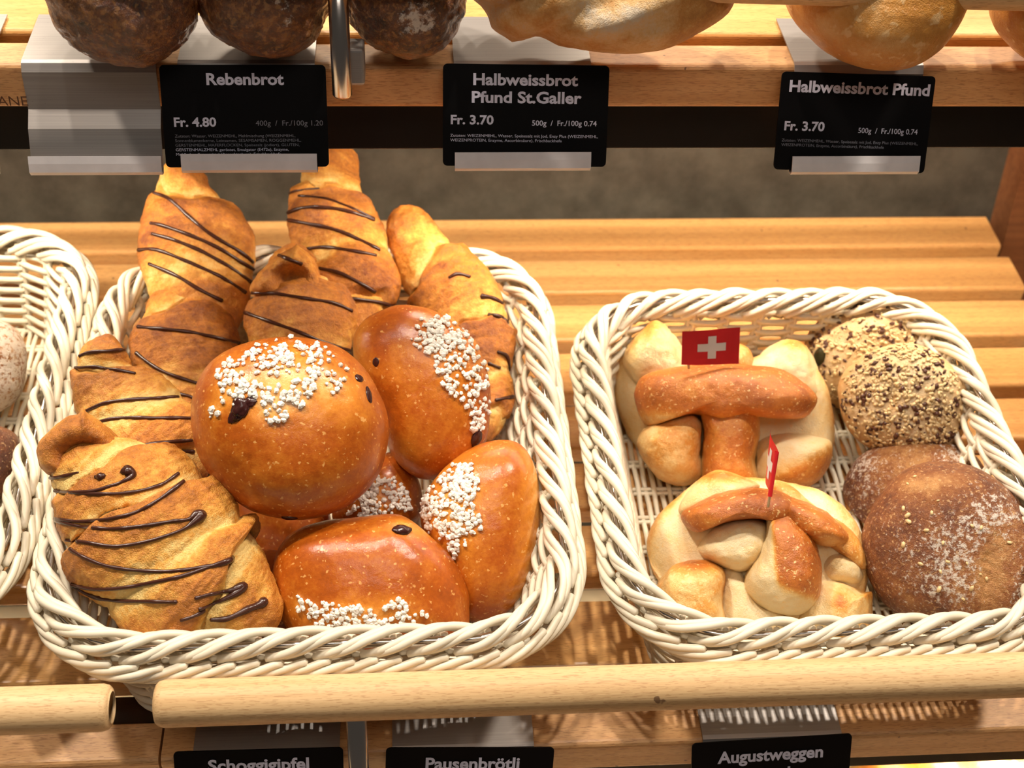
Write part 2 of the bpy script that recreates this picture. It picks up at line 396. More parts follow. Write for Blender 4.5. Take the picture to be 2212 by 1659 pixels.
def rail(label, x0, x1, y, z, rods, z_rod, group='beech guard rails', slope=0.0, xref=0.0):
    t = empty('guard_rail', ((x0+x1)/2, y, z), label, 'rail', group)
    r = 0.0128; n = 14; xs = np.concatenate([x0+np.array([0, 0.0006, 0.002, 0.005]), np.linspace(x0+0.03, x1-0.03, n), x1-np.array([0.005, 0.002, 0.0006, 0])])
    rr = np.concatenate([[r-0.0042, r-0.0022, r-0.0008, r], np.full(n, r), [r, r-0.0008, r-0.0022, r-0.0042]])
    V, Fc = tube([(x, y, z+slope*(x-xref)) for x in xs], rr, 28, cap=False)
    e = len(xs); Fc.append(list(range(28))[::-1]); Fc.append([(e-1)*28+k for k in range(28)])
    mesh_obj('rail', V, Fc, 'rail', t)
    for xr in rods:
        V, Fc = tube([(xr, y, z-0.008), (xr, y, z_rod+0.001), (xr, y, z_rod)], [0.0057, 0.0057, 0.0050], 24)
        rd = mesh_obj('support_rod', V, Fc, 'chrome', t)
        V, Fc = box((xr-0.006, y+0.0045, z_rod+0.004), (xr+0.013, y+0.0245, z_rod+0.026)); mesh_obj('clip', V, Fc, MAT['steel'], rd if False else t, False, bevel=0.002)
LR = 0.0
RY = -0.034
rail_c = VY(1300, 1488, RY)
rail('left guard rail whose cut end stops short of the long rail', -0.8, VY(243, 1530, RY)[0], RY, VY(120, 1532, RY)[2], (-0.55,), -0.05)
rail('long guard rail in front of the middle and right baskets', VY(333, 1505, RY)[0], 0.8, RY, rail_c[2], (VY(772, 1600, RY)[0], 0.62), -0.075)
ru = VY(2000, 15-47, 0.188)
rail('upper guard rail crossing the loaves at the top right', -0.8, 0.8, 0.188, ru[2], (VY(735, 100, 0.188)[0], 0.62), VY(740, 207, 0.188)[2], slope=-0.020, xref=VY(2000, 0, 0.188)[0])

# ---- setting
def struct(name, lo, hi, mat):
    V, Fc = box(lo, hi); o = mesh_obj(name, V, Fc, mat, None, False); o['kind'] = 'structure'; return o
struct('wall_back', (-1.0, 0.535, -0.9), (1.1, 0.56, 0.9), 'wall')
struct('wall_right', (0.60, 0.30, -0.9), (0.63, 0.535, 0.9), 'post')
struct('trim_1', (0.545, 0.50, -0.9), (0.60, 0.535, 0.9), 'post')
struct('floor', (-1.0, -0.9, -0.93), (1.1, 0.56, -0.9), 'board')
# pale shelf below, seen through the gaps
V, Fc = box((-0.8, -0.10, -0.40), (0.8, 0.52, -0.375)); o = mesh_obj('lowest_shelf', V, Fc, plain('pale_birch', (0.85, 0.70, 0.45), 0.5), None, False, bevel=0.003)
tag(o, 'pale lit shelf under the slats, seen through their gaps', 'shelf')

# ================================================================ PRICE TAGS AND HOLDERS
def price_tag(label, corners, Y0, tilt_h, texts, lip=None, cut=None):
    """corners: pixel TL, TR, BL; the card stands in the plane through Y0 at its top, foot nearer the viewer"""
    TL, TR = VY(*corners[0], Y0), VY(*corners[1], Y0); BL = VY(*corners[2], Y0-tilt_h)
    ex = nrm(TR-TL); d = TL-BL; ey = nrm(d-ex*(d@ex)); W = np.linalg.norm(TR-TL); H = d@ey; en = np.cross(ex, ey)
    shear = (d@ex)
    t = empty('price_tag', BL, label, 'sign', 'black price tags')
    r = 0.0028; pts = []
    for cx, cy, a0 in ((W-r, H-r, 0), (r, H-r, 90), (r, r, 180), (W-r, r, 270)):
        for k in range(6):
            a = math.radians(a0+18*k); pts.append((cx+r*math.cos(a), cy+r*math.sin(a)))
    k = len(pts); O = TL-ey*H
    V = np.array([O+x*ex+y*ey+z*en for z in (0, -0.0009) for x, y in pts])
    Fc = [[i, k+i, k+(i+1) % k, (i+1) % k][::-1] for i in range(k)]+[list(range(k)), list(range(2*k-1, k-1, -1))]
    mesh_obj('card', V, Fc, 'tag', t, False)
    wp = corners[1][0]-corners[0][0]; hp = corners[2][1]-corners[0][1]; sx, sy = W/wp, H/hp
    for (s, xa, xb, yb, cap, bold, mt) in texts:
        lettering('lettering', s, O, ex, ey, xa*sx, xb*sx, H-yb*sy, cap*sy, mt, t, bold)
    return O, ex, ey, en, W, H
def holder(label, O, ex, ey, en, xa, xb, board_corner, zbot, lift=0.0, depth=0.055):
    """bent sheet over the board: plate on top, front, slanted back plate, lip"""
    y0, z0 = board_corner; th = 0.001
    B = np.array([O[1], O[2]]); u = np.array([ey[1], ey[2]]); n = np.array([en[1], en[2]])
    prof = [B+n*0.0038+u*0.0085, B+n*0.0040+u*0.0040, B+n*0.0036-u*0.0010, B+n*0.0012-u*0.0026, B-n*0.0022-u*0.0020, B-n*0.0026+u*0.002, B-n*0.0026+u*0.024,
            (y0-0.0016, zbot+0.004), (y0-0.0014, z0-0.004), (y0+0.0008, z0+0.0006), (y0+0.003, z0+0.0017), (y0+depth, z0+0.0017+depth*math.tan(TILT))]
    t = empty('tag_holder', (O[0]+xa, y0, z0), label, 'holder', 'bent steel tag holders')
    k = 5
    Va, Fa = extrude_profile(prof[4:], O[0]+xa, O[0]+xb, th)
    mesh_obj('plate', Va, Fa, 'steel', t, False)
    Vb, Fb = extrude_profile(prof[:5], O[0]+xa, O[0]+xb, th); mesh_obj('lip', Vb, Fb, 'lip', t, False)
UBC = (0.225, 0.331); ZUB = 0.300
frm = {}
frm[0] = price_tag('black price tag reading Rebenbrot under the dark loaves', ((343, 140), (703, 140), (357, 362)), 0.220, 0.018, [
    ('Rebenbrot', 100, 268, 42, 25, 0.03, 'ink'), ('Fr. 4.80', 24, 116, 132, 20, 0.03, 'ink'), ('400g  /  Fr./100g 1.20', 202, 350, 131, 12, 0.0, 'ink_dim'),
    ('Zutaten: Wasser, WEIZENMEHL, Mehlmischung (WEIZENMEHL,', 24, 288, 156, 6.5, 0, 'ink_dim'), ('Sonnenblumenkerne, Leinsamen, SESAMSAMEN, ROGGENMEHL,', 24, 300, 166, 6.5, 0, 'ink_dim'),
    ('GERSTENMEHL, HAFERFLOCKEN, Speisesalz (jodiert), GLUTEN,', 24, 296, 176, 6.5, 0, 'ink_dim'), ('GERSTENMALZMEHL geröstet, Emulgator (E472e), Enzyme,', 24, 272, 186, 6.5, 0, 'ink'),
    ('Mehlbehandlungsmittel (Ascorbinsäure), Frischbackhefe', 24, 255, 196, 6.5, 0, 'ink')])
frm[1] = price_tag('black price tag reading Halbweissbrot Pfund St.Galler', ((957, 137), (1317, 142), (954, 358)), 0.220, 0.018, [
    ('Halbweissbrot', 65, 292, 44, 25, 0.03, 'ink'), ('Pfund St.Galler', 62, 301, 82, 25, 0.03, 'ink'), ('Fr. 3.70', 17, 110, 129, 20, 0.03, 'ink'),
    ('500g  /  Fr./100g 0.74', 194, 336, 131, 12, 0.012, 'ink'), ('Zutaten: WEIZENMEHL, Wasser, Speisesalz mit Jod, Enzy Plus (WEIZENMEHL,', 16, 340, 157, 6.5, 0, 'ink'),
    ('WEIZENPROTEIN, Enzyme, Ascorbinsäure), Frischbackhefe', 16, 260, 167, 6.5, 0, 'ink')])
frm[2] = price_tag('black price tag reading Halbweissbrot Pfund on one line', ((1690, 154), (2022, 165), (1671, 366)), 0.220, 0.018, [
    ('Halbweissbrot Pfund', 18, 322, 42, 25, 0.03, 'ink'), ('Fr. 3.70', 15, 102, 125, 20, 0.03, 'ink'), ('500g  /  Fr./100g 0.74', 176, 306, 127, 12, 0.0, 'ink'),
    ('Zutaten: WEIZENMEHL, Wasser, Speisesalz mit Jod, Enzy Plus (WEIZENMEHL,', 12, 310, 150, 6.5, 0, 'ink_dim'),
    ('WEIZENPROTEIN, Enzyme, Ascorbinsäure), Frischbackhefe', 12, 236, 160, 6.5, 0, 'ink_dim')])
def hold(label, f, px0, px1, bc=UBC, zb=ZUB, **kw):
    O, ex, ey, en, W, H = f; q = proj(np.array([O, O+ex*W])); s = W/(q[1][0]-q[0][0])
    O2 = O.copy(); holder(label, O2, ex, ey, en, (px0-q[0][0])*s, (px1-q[0][0])*s, bc, zb, **kw)
hold('steel tag holder gripping the Rebenbrot tag', frm[0], 394, 686)
hold('steel tag holder gripping the Halbweissbrot Pfund St.Galler tag', frm[1], 982, 1274)
hold('steel tag holder gripping the rightmost upper tag', frm[2], 1706, 1978)
f0 = list(frm[0]); f0[0] = VY(357, 366, 0.206); hold('empty steel tag holder left of the Rebenbrot tag', f0, 72, 352)
f0[0] = VY(357, 366, 0.206); hold('steel tag holder cut off by the left edge of the photo', f0, -250, 4)
LBC = (0.0, -0.018); ZLB = -0.048
frm[3] = price_tag('black price tag reading Schoggigipfel below the middle basket', ((374, 1625), (741, 1615), (380, 1850)), -0.005, 0.018, [
    ('Schoggigipfel', 73, 292, 42, 25, 0.03, 'ink')])
frm[4] = price_tag('black price tag reading Pausenbrötli below the middle basket', ((834, 1616), (1198, 1615), (838, 1845)), -0.005, 0.018, [
    ('Pausenbrötli', 86, 290, 44, 25, 0.03, 'ink')])
frm[5] = price_tag('black price tag reading Augustweggen mittel below the right basket', ((1495, 1607), (1841, 1585), (1489, 1830)), -0.005, 0.018, [
    ('Augustweggen', 56, 285, 44, 25, 0.03, 'ink'), ('mittel', 128, 215, 84, 25, 0.03, 'ink')])
hold('steel tag holder behind the Schoggigipfel tag', frm[3], 428, 740, LBC, ZLB)
hold('steel tag holder behind the Pausenbrötli tag', frm[4], 852, 1150, LBC, ZLB)
hold('steel tag holder behind the Augustweggen tag', frm[5], 1506, 1800, LBC, ZLB)

# ================================================================ WICKER BASKETS
def peri(hw, hl, r, s):
    """rounded rectangle, s in 0..1 counter-clockwise from the middle of the front side"""
    L = [hw-r, math.pi/2*r, 2*(hl-r), math.pi/2*r, 2*(hw-r), math.pi/2*r, 2*(hl-r), math.pi/2*r, hw-r]
    tot = sum(L); d = (np.asarray(s) % 1.0)*tot; c = np.cumsum([0]+L)
    x = np.zeros_like(d); y = np.zeros_like(d); nx = np.zeros_like(d); ny = np.zeros_like(d)
    segs = [('l', 0, -hl, 1, 0, 0, -1), ('a', hw-r, -hl+r, -90), ('l', hw, -hl+r, 0, 1, 1, 0), ('a', hw-r, hl-r, 0), ('l', hw-r, hl, -1, 0, 0, 1),
            ('a', -hw+r, hl-r, 90), ('l', -hw, hl-r, 0, -1, -1, 0), ('a', -hw+r, -hl+r, 180), ('l', -hw+r, -hl, 1, 0, 0, -1)]
    for i, sg in enumerate(segs):
        m = (d >= c[i]) & (d <= c[i+1]+1e-12); u = d[m]-c[i]
        if sg[0] == 'l':
            x[m] = sg[1]+sg[3]*u; y[m] = sg[2]+sg[4]*u; nx[m] = sg[5]; ny[m] = sg[6]
        else:
            a = math.radians(sg[3])+u/r; x[m] = sg[1]+r*np.cos(a); y[m] = sg[2]+r*np.sin(a); nx[m] = np.cos(a); ny[m] = np.sin(a)
    return x, y, nx, ny, tot
def basket(label, cx, cy, W, L, H, yaw=0.0, taper=0.035, rr=0.06):
    """outer rim W x L, rim centre height H above the slats"""
    t = empty('wicker_basket', (cx, cy*ca, cy*sa+0.0), label, 'basket', 'cream wicker baskets')
    cyw, syw = math.cos(yaw), math.sin(yaw)
    org = np.array([cx, 0, 0])+RX@np.array([0, cy, 0.0])
    def world(x, y, h):
        q = np.stack([x*cyw-y*syw, x*syw+y*cyw, h], -1); return q@RX.T+org
    hw, hl = W/2-0.012, L/2-0.012
    _, _, _, _, tot = peri(hw, hl, rr, np.array([0.0]))
    n = int(round(tot/0.0128)); n -= n % 2
    # rim
    A = Acc(); top = np.array([(0.0066, -0.0035), (0.0072, 0.0022), (0.0032, 0.0070), (-0.0035, 0.0062), (-0.0070, 0.0005), (-0.0065, -0.0070)])
    out = np.array([(0.0035, -0.0165), (0.0088, -0.0152), (0.0124, -0.0118), (0.0128, -0.0070), (0.0098, -0.0035)])
    tt = catmull(top, 5); oo = catmull(out, 4)
    for i in range(n):
        pair = (i % 2); s0 = (i + (0.34 if pair == 0 else -0.20))/n
        u = np.linspace(0, 1, len(tt)); s = s0+(u**1.05)*(5.2/n)
        x, y, nx, ny, _ = peri(hw, hl, rr, s); j = 0.0005*math.sin(i*2.3)
        Pn = world(x+nx*(tt[:, 0]+j), y+ny*(tt[:, 0]+j), H+tt[:, 1]+j+(0.0006 if pair else 0))
        A.add(*tube(Pn, 0.00245, 7))
        u = np.linspace(0, 1, len(oo)); s = i/n-(1-u)*(4.6/n)
        x, y, nx, ny, _ = peri(hw, hl, rr, s)
        Pn = world(x+nx*(oo[:, 0]-j), y+ny*(oo[:, 0]-j), H+oo[:, 1])
        A.add(*tube(Pn, 0.0024, 7))
        # crossing stub in the gap
        u = np.linspace(0, 1, 6); s = i/n+u*(1.4/n)
        x, y, nx, ny, _ = peri(hw, hl, rr, s)
        Pn = world(x+nx*(0.006-u*0.008), y+ny*(0.006-u*0.008), H-0.003-0.010*u); A.add(*tube(Pn, 0.0019, 6))
    V, Fc = A.out(); mesh_obj('woven_rim', V, Fc, 'wicker', t)
    s = np.linspace(0, 1, 120, endpoint=False); x, y, nx, ny, _ = peri(hw, hl, rr, s)
    V, Fc = tube(world(x+nx*0.0012, y+ny*0.0012, np.full_like(x, H+0.0008)), 0.0021, 8, closed=True); mesh_obj('rim_wire', V, Fc, 'chrome', t)
    # walls
    A = Acc(); rows = int((H-0.006)/0.0050); ns = int(tot/0.0125/2)*2; ns = max(ns, 2); half = ns//2*1
    for j in range(rows):
        k = min(1, (j+0.5)/(H-0.004)*0.0050); f = 1-k      # 1 at the bottom
        ww, ll = hw-0.004-taper*f, hl-0.004-taper*f*0.1; r2 = rr-0.026*f
        s = np.linspace(0, 1, 260, endpoint=False); x, y, nx, ny, _ = peri(ww, ll, r2, s)
        w = np.sin(s*math.pi*2*(ns//4)+math.pi*(j % 2)); w = np.sign(w)*np.abs(w)**0.6*0.0024
        A.add(*tube(world(x+nx*w, y+ny*w, np.full_like(x, 0.004+j*0.0050)), 0.00228, 6, closed=True))
    V, Fc = A.out(); mesh_obj('woven_wall', V, Fc, 'wicker', t)
    A = Acc(); m = (ns//4)*2
    for i in range(m):
        for dd in (-0.0023, 0.0023):
            s = (i/m)+dd/tot
            P = []
            for f in np.linspace(1.0, -0.02, 6):
                x, y, nx, ny, _ = peri(hw-0.004-taper*f, hl-0.004-taper*f*0.1, rr-0.026*max(f, 0), np.array([s])); P.append(world(x, y, np.array([0.003+(H-0.006)*(1-f)]))[0])
            A.add(*tube(P, 0.0020, 6))
    V, Fc = A.out(); mesh_obj('stakes', V, Fc, 'wicker', t)
    # bottom
    A = Acc(); bw, bl = hw-0.004-taper, hl-0.004-taper*0.1; step = 0.0056
    nb = int(2*bw/step)
    for i in range(nb+1):
        x = -bw+0.002+i*(2*bw-0.004)/nb; e = max(0, abs(x)-(bw-0.03)); ly = bl-(0.03-math.sqrt(max(0, 0.03**2-e**2)) if e > 0 else 0)
        y = np.linspace(-ly, ly, 60); A.add(*tube(world(np.full_like(y, x), y, 0.0045+0.0016*np.sin(y/0.026*math.pi+math.pi*(i % 2))), 0.0019, 6))
    for jy in np.arange(-bl+0.015, bl-0.01, 0.026):
        for dd in (-0.002, 0.002):
            x = np.linspace(-bw+0.004, bw-0.004, 8); A.add(*tube(world(x, np.full_like(x, jy+dd), np.full_like(x, 0.0045)), 0.0016, 6))
    V, Fc = A.out(); mesh_obj('woven_base', V, Fc, 'wicker', t)
    return t
basket('middle cream wicker basket piled with croissants and sugared buns', -0.062, 0.176, 0.320, 0.364, 0.086, taper=0.034)
basket('right cream wicker basket with flagged rolls and seeded rolls', 0.254, 0.150, 0.285, 0.314, 0.083, taper=0.022)
basket('left cream wicker basket cut off by the left edge of the photo', -0.389, 0.203, 0.320, 0.364, 0.086, taper=0.034)

# ================================================================ BREAD BODIES
def polar(outl, nth):
    """smooth a pixel outline and return the radius per direction about its centroid"""
    o = catmull(outl, 10, True); c = o.mean(0); d = o-c; th = np.arctan2(d[:, 1], d[:, 0]); r = np.hypot(d[:, 0], d[:, 1])
    k = np.argsort(th); th, r = th[k], r[k]; T = np.linspace(-math.pi, math.pi, nth, endpoint=False)
    return c, T, np.interp(T, np.r_[th-2*math.pi, th, th+2*math.pi], np.r_[r, r, r])
def inflate(outl, cfun, Df, Db, q=0.75, nth=150, nps=80, flatb=1.0, scale=1.0):
    """closed body: outline (pixels, on a real plane at its own distance), front/back half-thickness in metres"""
    c, T, r = polar(outl, nth); Cw = cfun(c[0], c[1]); e3 = nrm(CAM-Cw); e1 = nrm(RT-e3*(RT@e3)); e2 = np.cross(e3, e1)
    Z = (Cw-CAM)@FW; m = Z/FPX*scale
    X = r*np.cos(T)*m; Y = -r*np.sin(T)*m
    ps = np.linspace(0, math.pi, nps+1); ps[0] = 1e-3; ps[-1] = math.pi-1e-3
    S = np.sin(ps)**q; D = np.where(ps < math.pi/2, Df, Db)*np.cos(ps)
    V = Cw+S[:, None, None]*(X[None, :, None]*e1+Y[None, :, None]*e2)+D[:, None, None]*e3
    shp = V.shape[:2]; V = V.reshape(-1, 3)
    i = np.arange(shp[0]-1)[:, None]; j = np.arange(nth)[None]
    a = i*nth+j; b = i*nth+(j+1) % nth; c2 = (i+1)*nth+(j+1) % nth; d = (i+1)*nth+j
    Fc = np.stack([a, b, c2, d], -1).reshape(-1, 4).tolist()
    Fc.append(list(range(nth))[::-1]); e = (shp[0]-1)*nth; Fc.append([e+k for k in range(nth)])
    nn = V-Cw; nn = nn/(np.linalg.norm(nn, axis=1)[:, None]+1e-9)
    rad = np.repeat(np.sin(ps), nth); front = np.repeat(np.cos(ps), nth)
    return dict(V=V, F=Fc, C=Cw, e=(e1, e2, e3), n=nn, rad=rad, front=front, th=np.tile(T, shp[0]), m=m)
def settle(V):
    """flatten the underside where a bread rests on the basket floor or on the upper shelf"""
    V = np.array(V)
    if V[:, 2].mean() < -0.1: return V
    up = V[:, 2].mean() > 0.3; b = np.array(BOARD_U) if up else np.zeros(3)
    h = (V-b)@NSH; lim = 0.0035 if up else 0.0095; k = 0.006
    d = h-lim; soft = np.where(d > k, d, np.where(d < -k, 0.0, (d+k)**2/(4*k)))
    return V+(soft-d)[:, None]*NSH
def bvh_of(V, Fc): return BVHTree.FromPolygons([tuple(v) for v in V], Fc)
CV = Vector(CAM.tolist())
def cast(bv, x, y):
    d = Vector(ray(x, y).tolist()).normalized(); h = bv.ray_cast(CV, d)
    return (np.array(h[0]), np.array(h[1])) if h[0] is not None else (None, None)
def gauss(px, c, r): return np.exp(-(((px[:, 0]-c[0])/r[0])**2+((px[:, 1]-c[1])/(r[1] if len(r) > 1 else r[0]))**2))
def inside(poly, x, y):
    c = False; n = len(poly); j = n-1
    for i in range(n):
        xi, yi = poly[i]; xj, yj = poly[j]
        if (yi > y) != (yj > y) and x < (xj-xi)*(y-yi)/(yj-yi)+xi: c = not c
        j = i
    return c
ICO = None
def ico():
    global ICO
    if ICO is None:
        p = (1+5**0.5)/2
        v = np.array([(-1, p, 0), (1, p, 0), (-1, -p, 0), (1, -p, 0), (0, -1, p), (0, 1, p), (0, -1, -p), (0, 1, -p), (p, 0, -1), (p, 0, 1), (-p, 0, -1), (-p, 0, 1)], float); v /= np.linalg.norm(v[0])
        f = [[0, 11, 5], [0, 5, 1], [0, 1, 7], [0, 7, 10], [0, 10, 11], [1, 5, 9], [5, 11, 4], [11, 10, 2], [10, 7, 6], [7, 1, 8], [3, 9, 4], [3, 4, 2], [3, 2, 6], [3, 6, 8], [3, 8, 9], [4, 9, 5], [2, 4, 11], [6, 2, 10], [8, 6, 7], [9, 8, 1]]
        ICO = (v, f)
    return ICO
def frame_on(n, ang):
    n = nrm(n); a = nrm(np.cross(n, [0.3, 0.2, 0.9])); b = np.cross(n, a)
    return np.array([a*math.cos(ang)+b*math.sin(ang), -a*math.sin(ang)+b*math.cos(ang), n]).T
def scatter(name, bv, polys, count, size, mat, parent, shape=(1, 1, 0.8), jit=0.3, sink=0.2, clump=True):
    """grains lying on the body's surface"""
    A = Acc(); v, f = ico(); R = random.Random(hash(name) % 9999 if False else len(polys)*31+count)
    pts = []
    for poly, w in polys:
        xs = [p[0] for p in poly]; ys = [p[1] for p in poly]; k = 0; tries = 0; loc = []
        while k < count*w and tries < count*60:
            tries += 1; x = R.uniform(min(xs), max(xs)); y = R.uniform(min(ys), max(ys))
            if clump and loc and R.random() < 0.4:
                q = R.choice(loc); x = q[0]+R.gauss(0, 11); y = q[1]+R.gauss(0, 11)
            if not inside(poly, x, y): continue
            p, n = cast(bv, x, y)
            if p is None: continue
            loc.append((x, y)); pts.append((p, n)); k += 1
    for p, n in pts:
        if n@(CAM-p) < 0: n = -n
        s = size*R.uniform(0.55, 1.3); Rm = frame_on(nrm(n)+np.array([R.gauss(0, 0.25) for _ in range(3)]), R.uniform(0, 6.28))
        vv = v*np.array(shape)*(1+jit*(np.array([[R.uniform(-1, 1)] for _ in range(12)])))*s
        A.add(vv@Rm.T+p+nrm(n)*s*(shape[2]-sink), f)
    if A.n == 0: return None
    V, Fc = A.out(); o = mesh_obj(name, V, Fc, mat, parent, smooth=(shape[0] > 1.1)); o['kind'] = 'stuff'; return o
def blob(bv, x, y, rx, ry, h=0.5, ang=0, lump=0.15):
    p, n = cast(bv, x, y)
    if p is None: return None
    v, f = ico()
    # subdivide once
    vv = v.tolist(); cache = {}
    def mid(a, b):
        k = (min(a, b), max(a, b))
        if k not in cache: m = np.array(vv[a])+np.array(vv[b]); vv.append((m/np.linalg.norm(m)).tolist()); cache[k] = len(vv)-1
        return cache[k]
    ff = []
    for a, b, c in f: ab, bc, cc = mid(a, b), mid(b, c), mid(c, a); ff += [[a, ab, cc], [b, bc, ab], [c, cc, bc], [ab, bc, cc]]
    f = ff; ff = []
    for a, b, c in f: ab, bc, cc = mid(a, b), mid(b, c), mid(c, a); ff += [[a, ab, cc], [b, bc, ab], [c, cc, bc], [ab, bc, cc]]
    v = np.array(vv); v = v*(1+lump*fbm(v, 2.2, 2, int(x))[:, None])
    n = nrm(n if n@(CAM-p) > 0 else -n); e1 = nrm(RT-n*(RT@n)); e2 = np.cross(n, e1); a = math.radians(ang)
    X = e1*math.cos(a)+e2*math.sin(a); Y = -e1*math.sin(a)+e2*math.cos(a); Z = (p-CAM)@FW/FPX
    return v[:, :1]*X*rx*Z+v[:, 1:2]*Y*ry*Z+v[:, 2:]*n*min(rx, ry)*Z*h+p, ff
def raisins(bv, spots, parent, name='raisin', mat='raisin'):
    for s in spots:
        b = blob(bv, *s)
        if b: mesh_obj(name, b[0], b[1], mat, parent)

# ---------------------------------------------------------------- sugared buns
def bun(label, outl, Z, Df, Db, bakef, sugar=(), scount=120, raisin=(), q=0.72, amp=0.0012, group='sugared buns in the middle basket', hump=None, seed=1):
    b = inflate(outl, lambda x, y: PZ(x, y, Z), Df, Db, q)
    V = b['V']; px = proj(V)
    V = V+b['n']*(amp*fbm(V, 28, 3, seed)[:, None]+0.00022*fbm(V, 260, 2, seed+3)[:, None])
    if hump is not None: V = V+b['e'][2]*hump(px)[:, None]*(b['front'] > 0)[:, None]
    V = settle(V)
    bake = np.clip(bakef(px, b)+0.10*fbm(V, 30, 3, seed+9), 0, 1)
    for s in sugar:
        c = np.mean(s[0], 0); bake = np.clip(bake-0.32*gauss(px, c, (np.ptp([p[0] for p in s[0]])*0.45, np.ptp([p[1] for p in s[0]])*0.45)), 0, 1)
    t = empty('sugared_bun', b['C'], label, 'bun', group)
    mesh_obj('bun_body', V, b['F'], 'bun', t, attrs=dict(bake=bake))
    bv = bvh_of(V, b['F'])
    if sugar: scatter('pearl_sugar', bv, sugar, int(scount*1.7), 0.00155, 'sugar', t, (1, 1.05, 0.85), 0.25, 0.3)
    raisins(bv, raisin, t)
    return bv
rim_pale = lambda b, lo, hi: sstep(lo, hi, b['rad'])
# big round bun on top
bun('large round sugared bun on top of the pile, cracked open at the raisin', [(625, 727), (720, 745), (790, 800), (832, 880), (838, 950), (815, 1030), (760, 1090), (690, 1120), (620, 1122), (540, 1100), (480, 1050), (435, 985), (419, 910), (425, 840), (460, 780), (530, 742)],
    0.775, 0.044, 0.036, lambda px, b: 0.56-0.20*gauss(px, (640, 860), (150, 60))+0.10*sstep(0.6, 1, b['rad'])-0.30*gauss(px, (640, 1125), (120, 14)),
    [([(545, 745), (640, 728), (730, 760), (752, 800), (735, 850), (690, 880), (640, 880), (560, 870), (520, 840), (500, 790)], 0.72), ([(470, 800), (500, 770), (530, 840), (520, 880), (475, 865), (468, 830)], 0.2), ([(560, 850), (600, 860), (640, 905), (560, 915)], 0.06), ([(455, 880), (480, 875), (470, 905), (455, 905)], 0.02)],
    210, [(518, 880, 19, 26, 0.5, -20, 0.5), (540, 868, 14, 12, 0.4, 0, 0.5), (505, 900, 10, 18, 0.4, -30, 0.5), (776, 817, 10, 14, 0.35, -40), (797, 853, 11, 20, 0.35, 25), (625, 1118, 18, 13, 0.4, 0)], seed=3)
bun('tilted oval sugared bun behind the big bun, sugar down its right side', [(870, 658), (930, 668), (985, 700), (1030, 745), (1055, 810), (1060, 870), (1050, 950), (1020, 1000), (985, 1030), (915, 1036), (870, 1010), (838, 960), (820, 900), (790, 840), (768, 790), (764, 730), (790, 690), (830, 667)],
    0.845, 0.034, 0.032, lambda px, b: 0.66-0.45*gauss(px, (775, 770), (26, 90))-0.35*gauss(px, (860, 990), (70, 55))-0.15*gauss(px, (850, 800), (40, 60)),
    [([(905, 690), (960, 680), (1010, 720), (1050, 790), (1058, 870), (1045, 930), (1020, 940), (1000, 870), (960, 840), (930, 770), (885, 740)], 1.0)], 260,
    [(812, 782, 8, 10, 0.3, 0), (1030, 945, 20, 15, 0.4, 60, 0.3)], seed=5)
bun('front sugared bun at the rim with sugar along its lower side', [(760, 1120), (840, 1112), (880, 1122), (930, 1160), (975, 1205), (1005, 1260), (1014, 1310), (1000, 1375), (900, 1410), (780, 1415), (670, 1405), (620, 1345), (597, 1290), (592, 1230), (605, 1180), (640, 1145), (700, 1125)],
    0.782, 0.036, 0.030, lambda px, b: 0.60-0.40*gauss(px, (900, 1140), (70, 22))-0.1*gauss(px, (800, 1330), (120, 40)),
    [([(640, 1295), (700, 1300), (800, 1310), (830, 1340), (880, 1310), (930, 1325), (910, 1345), (800, 1362), (690, 1360)], 0.9), ([(635, 1285), (655, 1290), (660, 1330), (640, 1320)], 0.05), ([(830, 1290), (870, 1288), (880, 1310), (830, 1315)], 0.08)], 120,
    [(868, 1145, 22, 13, 0.6, 20, 0.3), (842, 1107, 22, 9, 0.5, -10, 0.3), (850, 1352, 8, 6, 0.4, 0)], seed=7)
bun('sugared bun standing on edge against the right side of the middle basket', [(1090, 950), (1130, 965), (1158, 1010), (1168, 1070), (1165, 1150), (1150, 1230), (1125, 1290), (1080, 1330), (1020, 1340), (985, 1300), (960, 1240), (930, 1190), (912, 1150), (910, 1090), (930, 1050), (975, 1000), (1030, 962)],
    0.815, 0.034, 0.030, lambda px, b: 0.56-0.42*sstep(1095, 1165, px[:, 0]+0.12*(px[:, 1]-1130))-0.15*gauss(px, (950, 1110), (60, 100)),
    [([(985, 1000), (1020, 1005), (1040, 1045), (1020, 1085), (1045, 1140), (1010, 1165), (990, 1210), (960, 1190), (915, 1140), (912, 1080), (940, 1035)], 1.0)], 230, seed=11)
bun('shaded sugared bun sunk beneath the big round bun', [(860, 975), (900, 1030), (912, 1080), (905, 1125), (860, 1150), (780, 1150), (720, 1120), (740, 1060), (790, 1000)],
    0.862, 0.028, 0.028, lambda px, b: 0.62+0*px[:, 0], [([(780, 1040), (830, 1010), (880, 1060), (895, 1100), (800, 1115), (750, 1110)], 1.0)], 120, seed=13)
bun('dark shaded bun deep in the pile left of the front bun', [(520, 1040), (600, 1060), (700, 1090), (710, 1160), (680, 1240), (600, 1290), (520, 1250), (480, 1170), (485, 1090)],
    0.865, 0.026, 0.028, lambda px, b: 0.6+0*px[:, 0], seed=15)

bun('filler bun added to darken the gap between the front croissant and the front bun', [(540, 1190), (620, 1200), (660, 1260), (660, 1340), (620, 1390), (540, 1400), (490, 1340), (495, 1250)],
    0.818, 0.018, 0.020, lambda px, b: 0.75+0*px[:, 0], seed=17)  # unseen bun added over the bright basket base so the gap reads dark
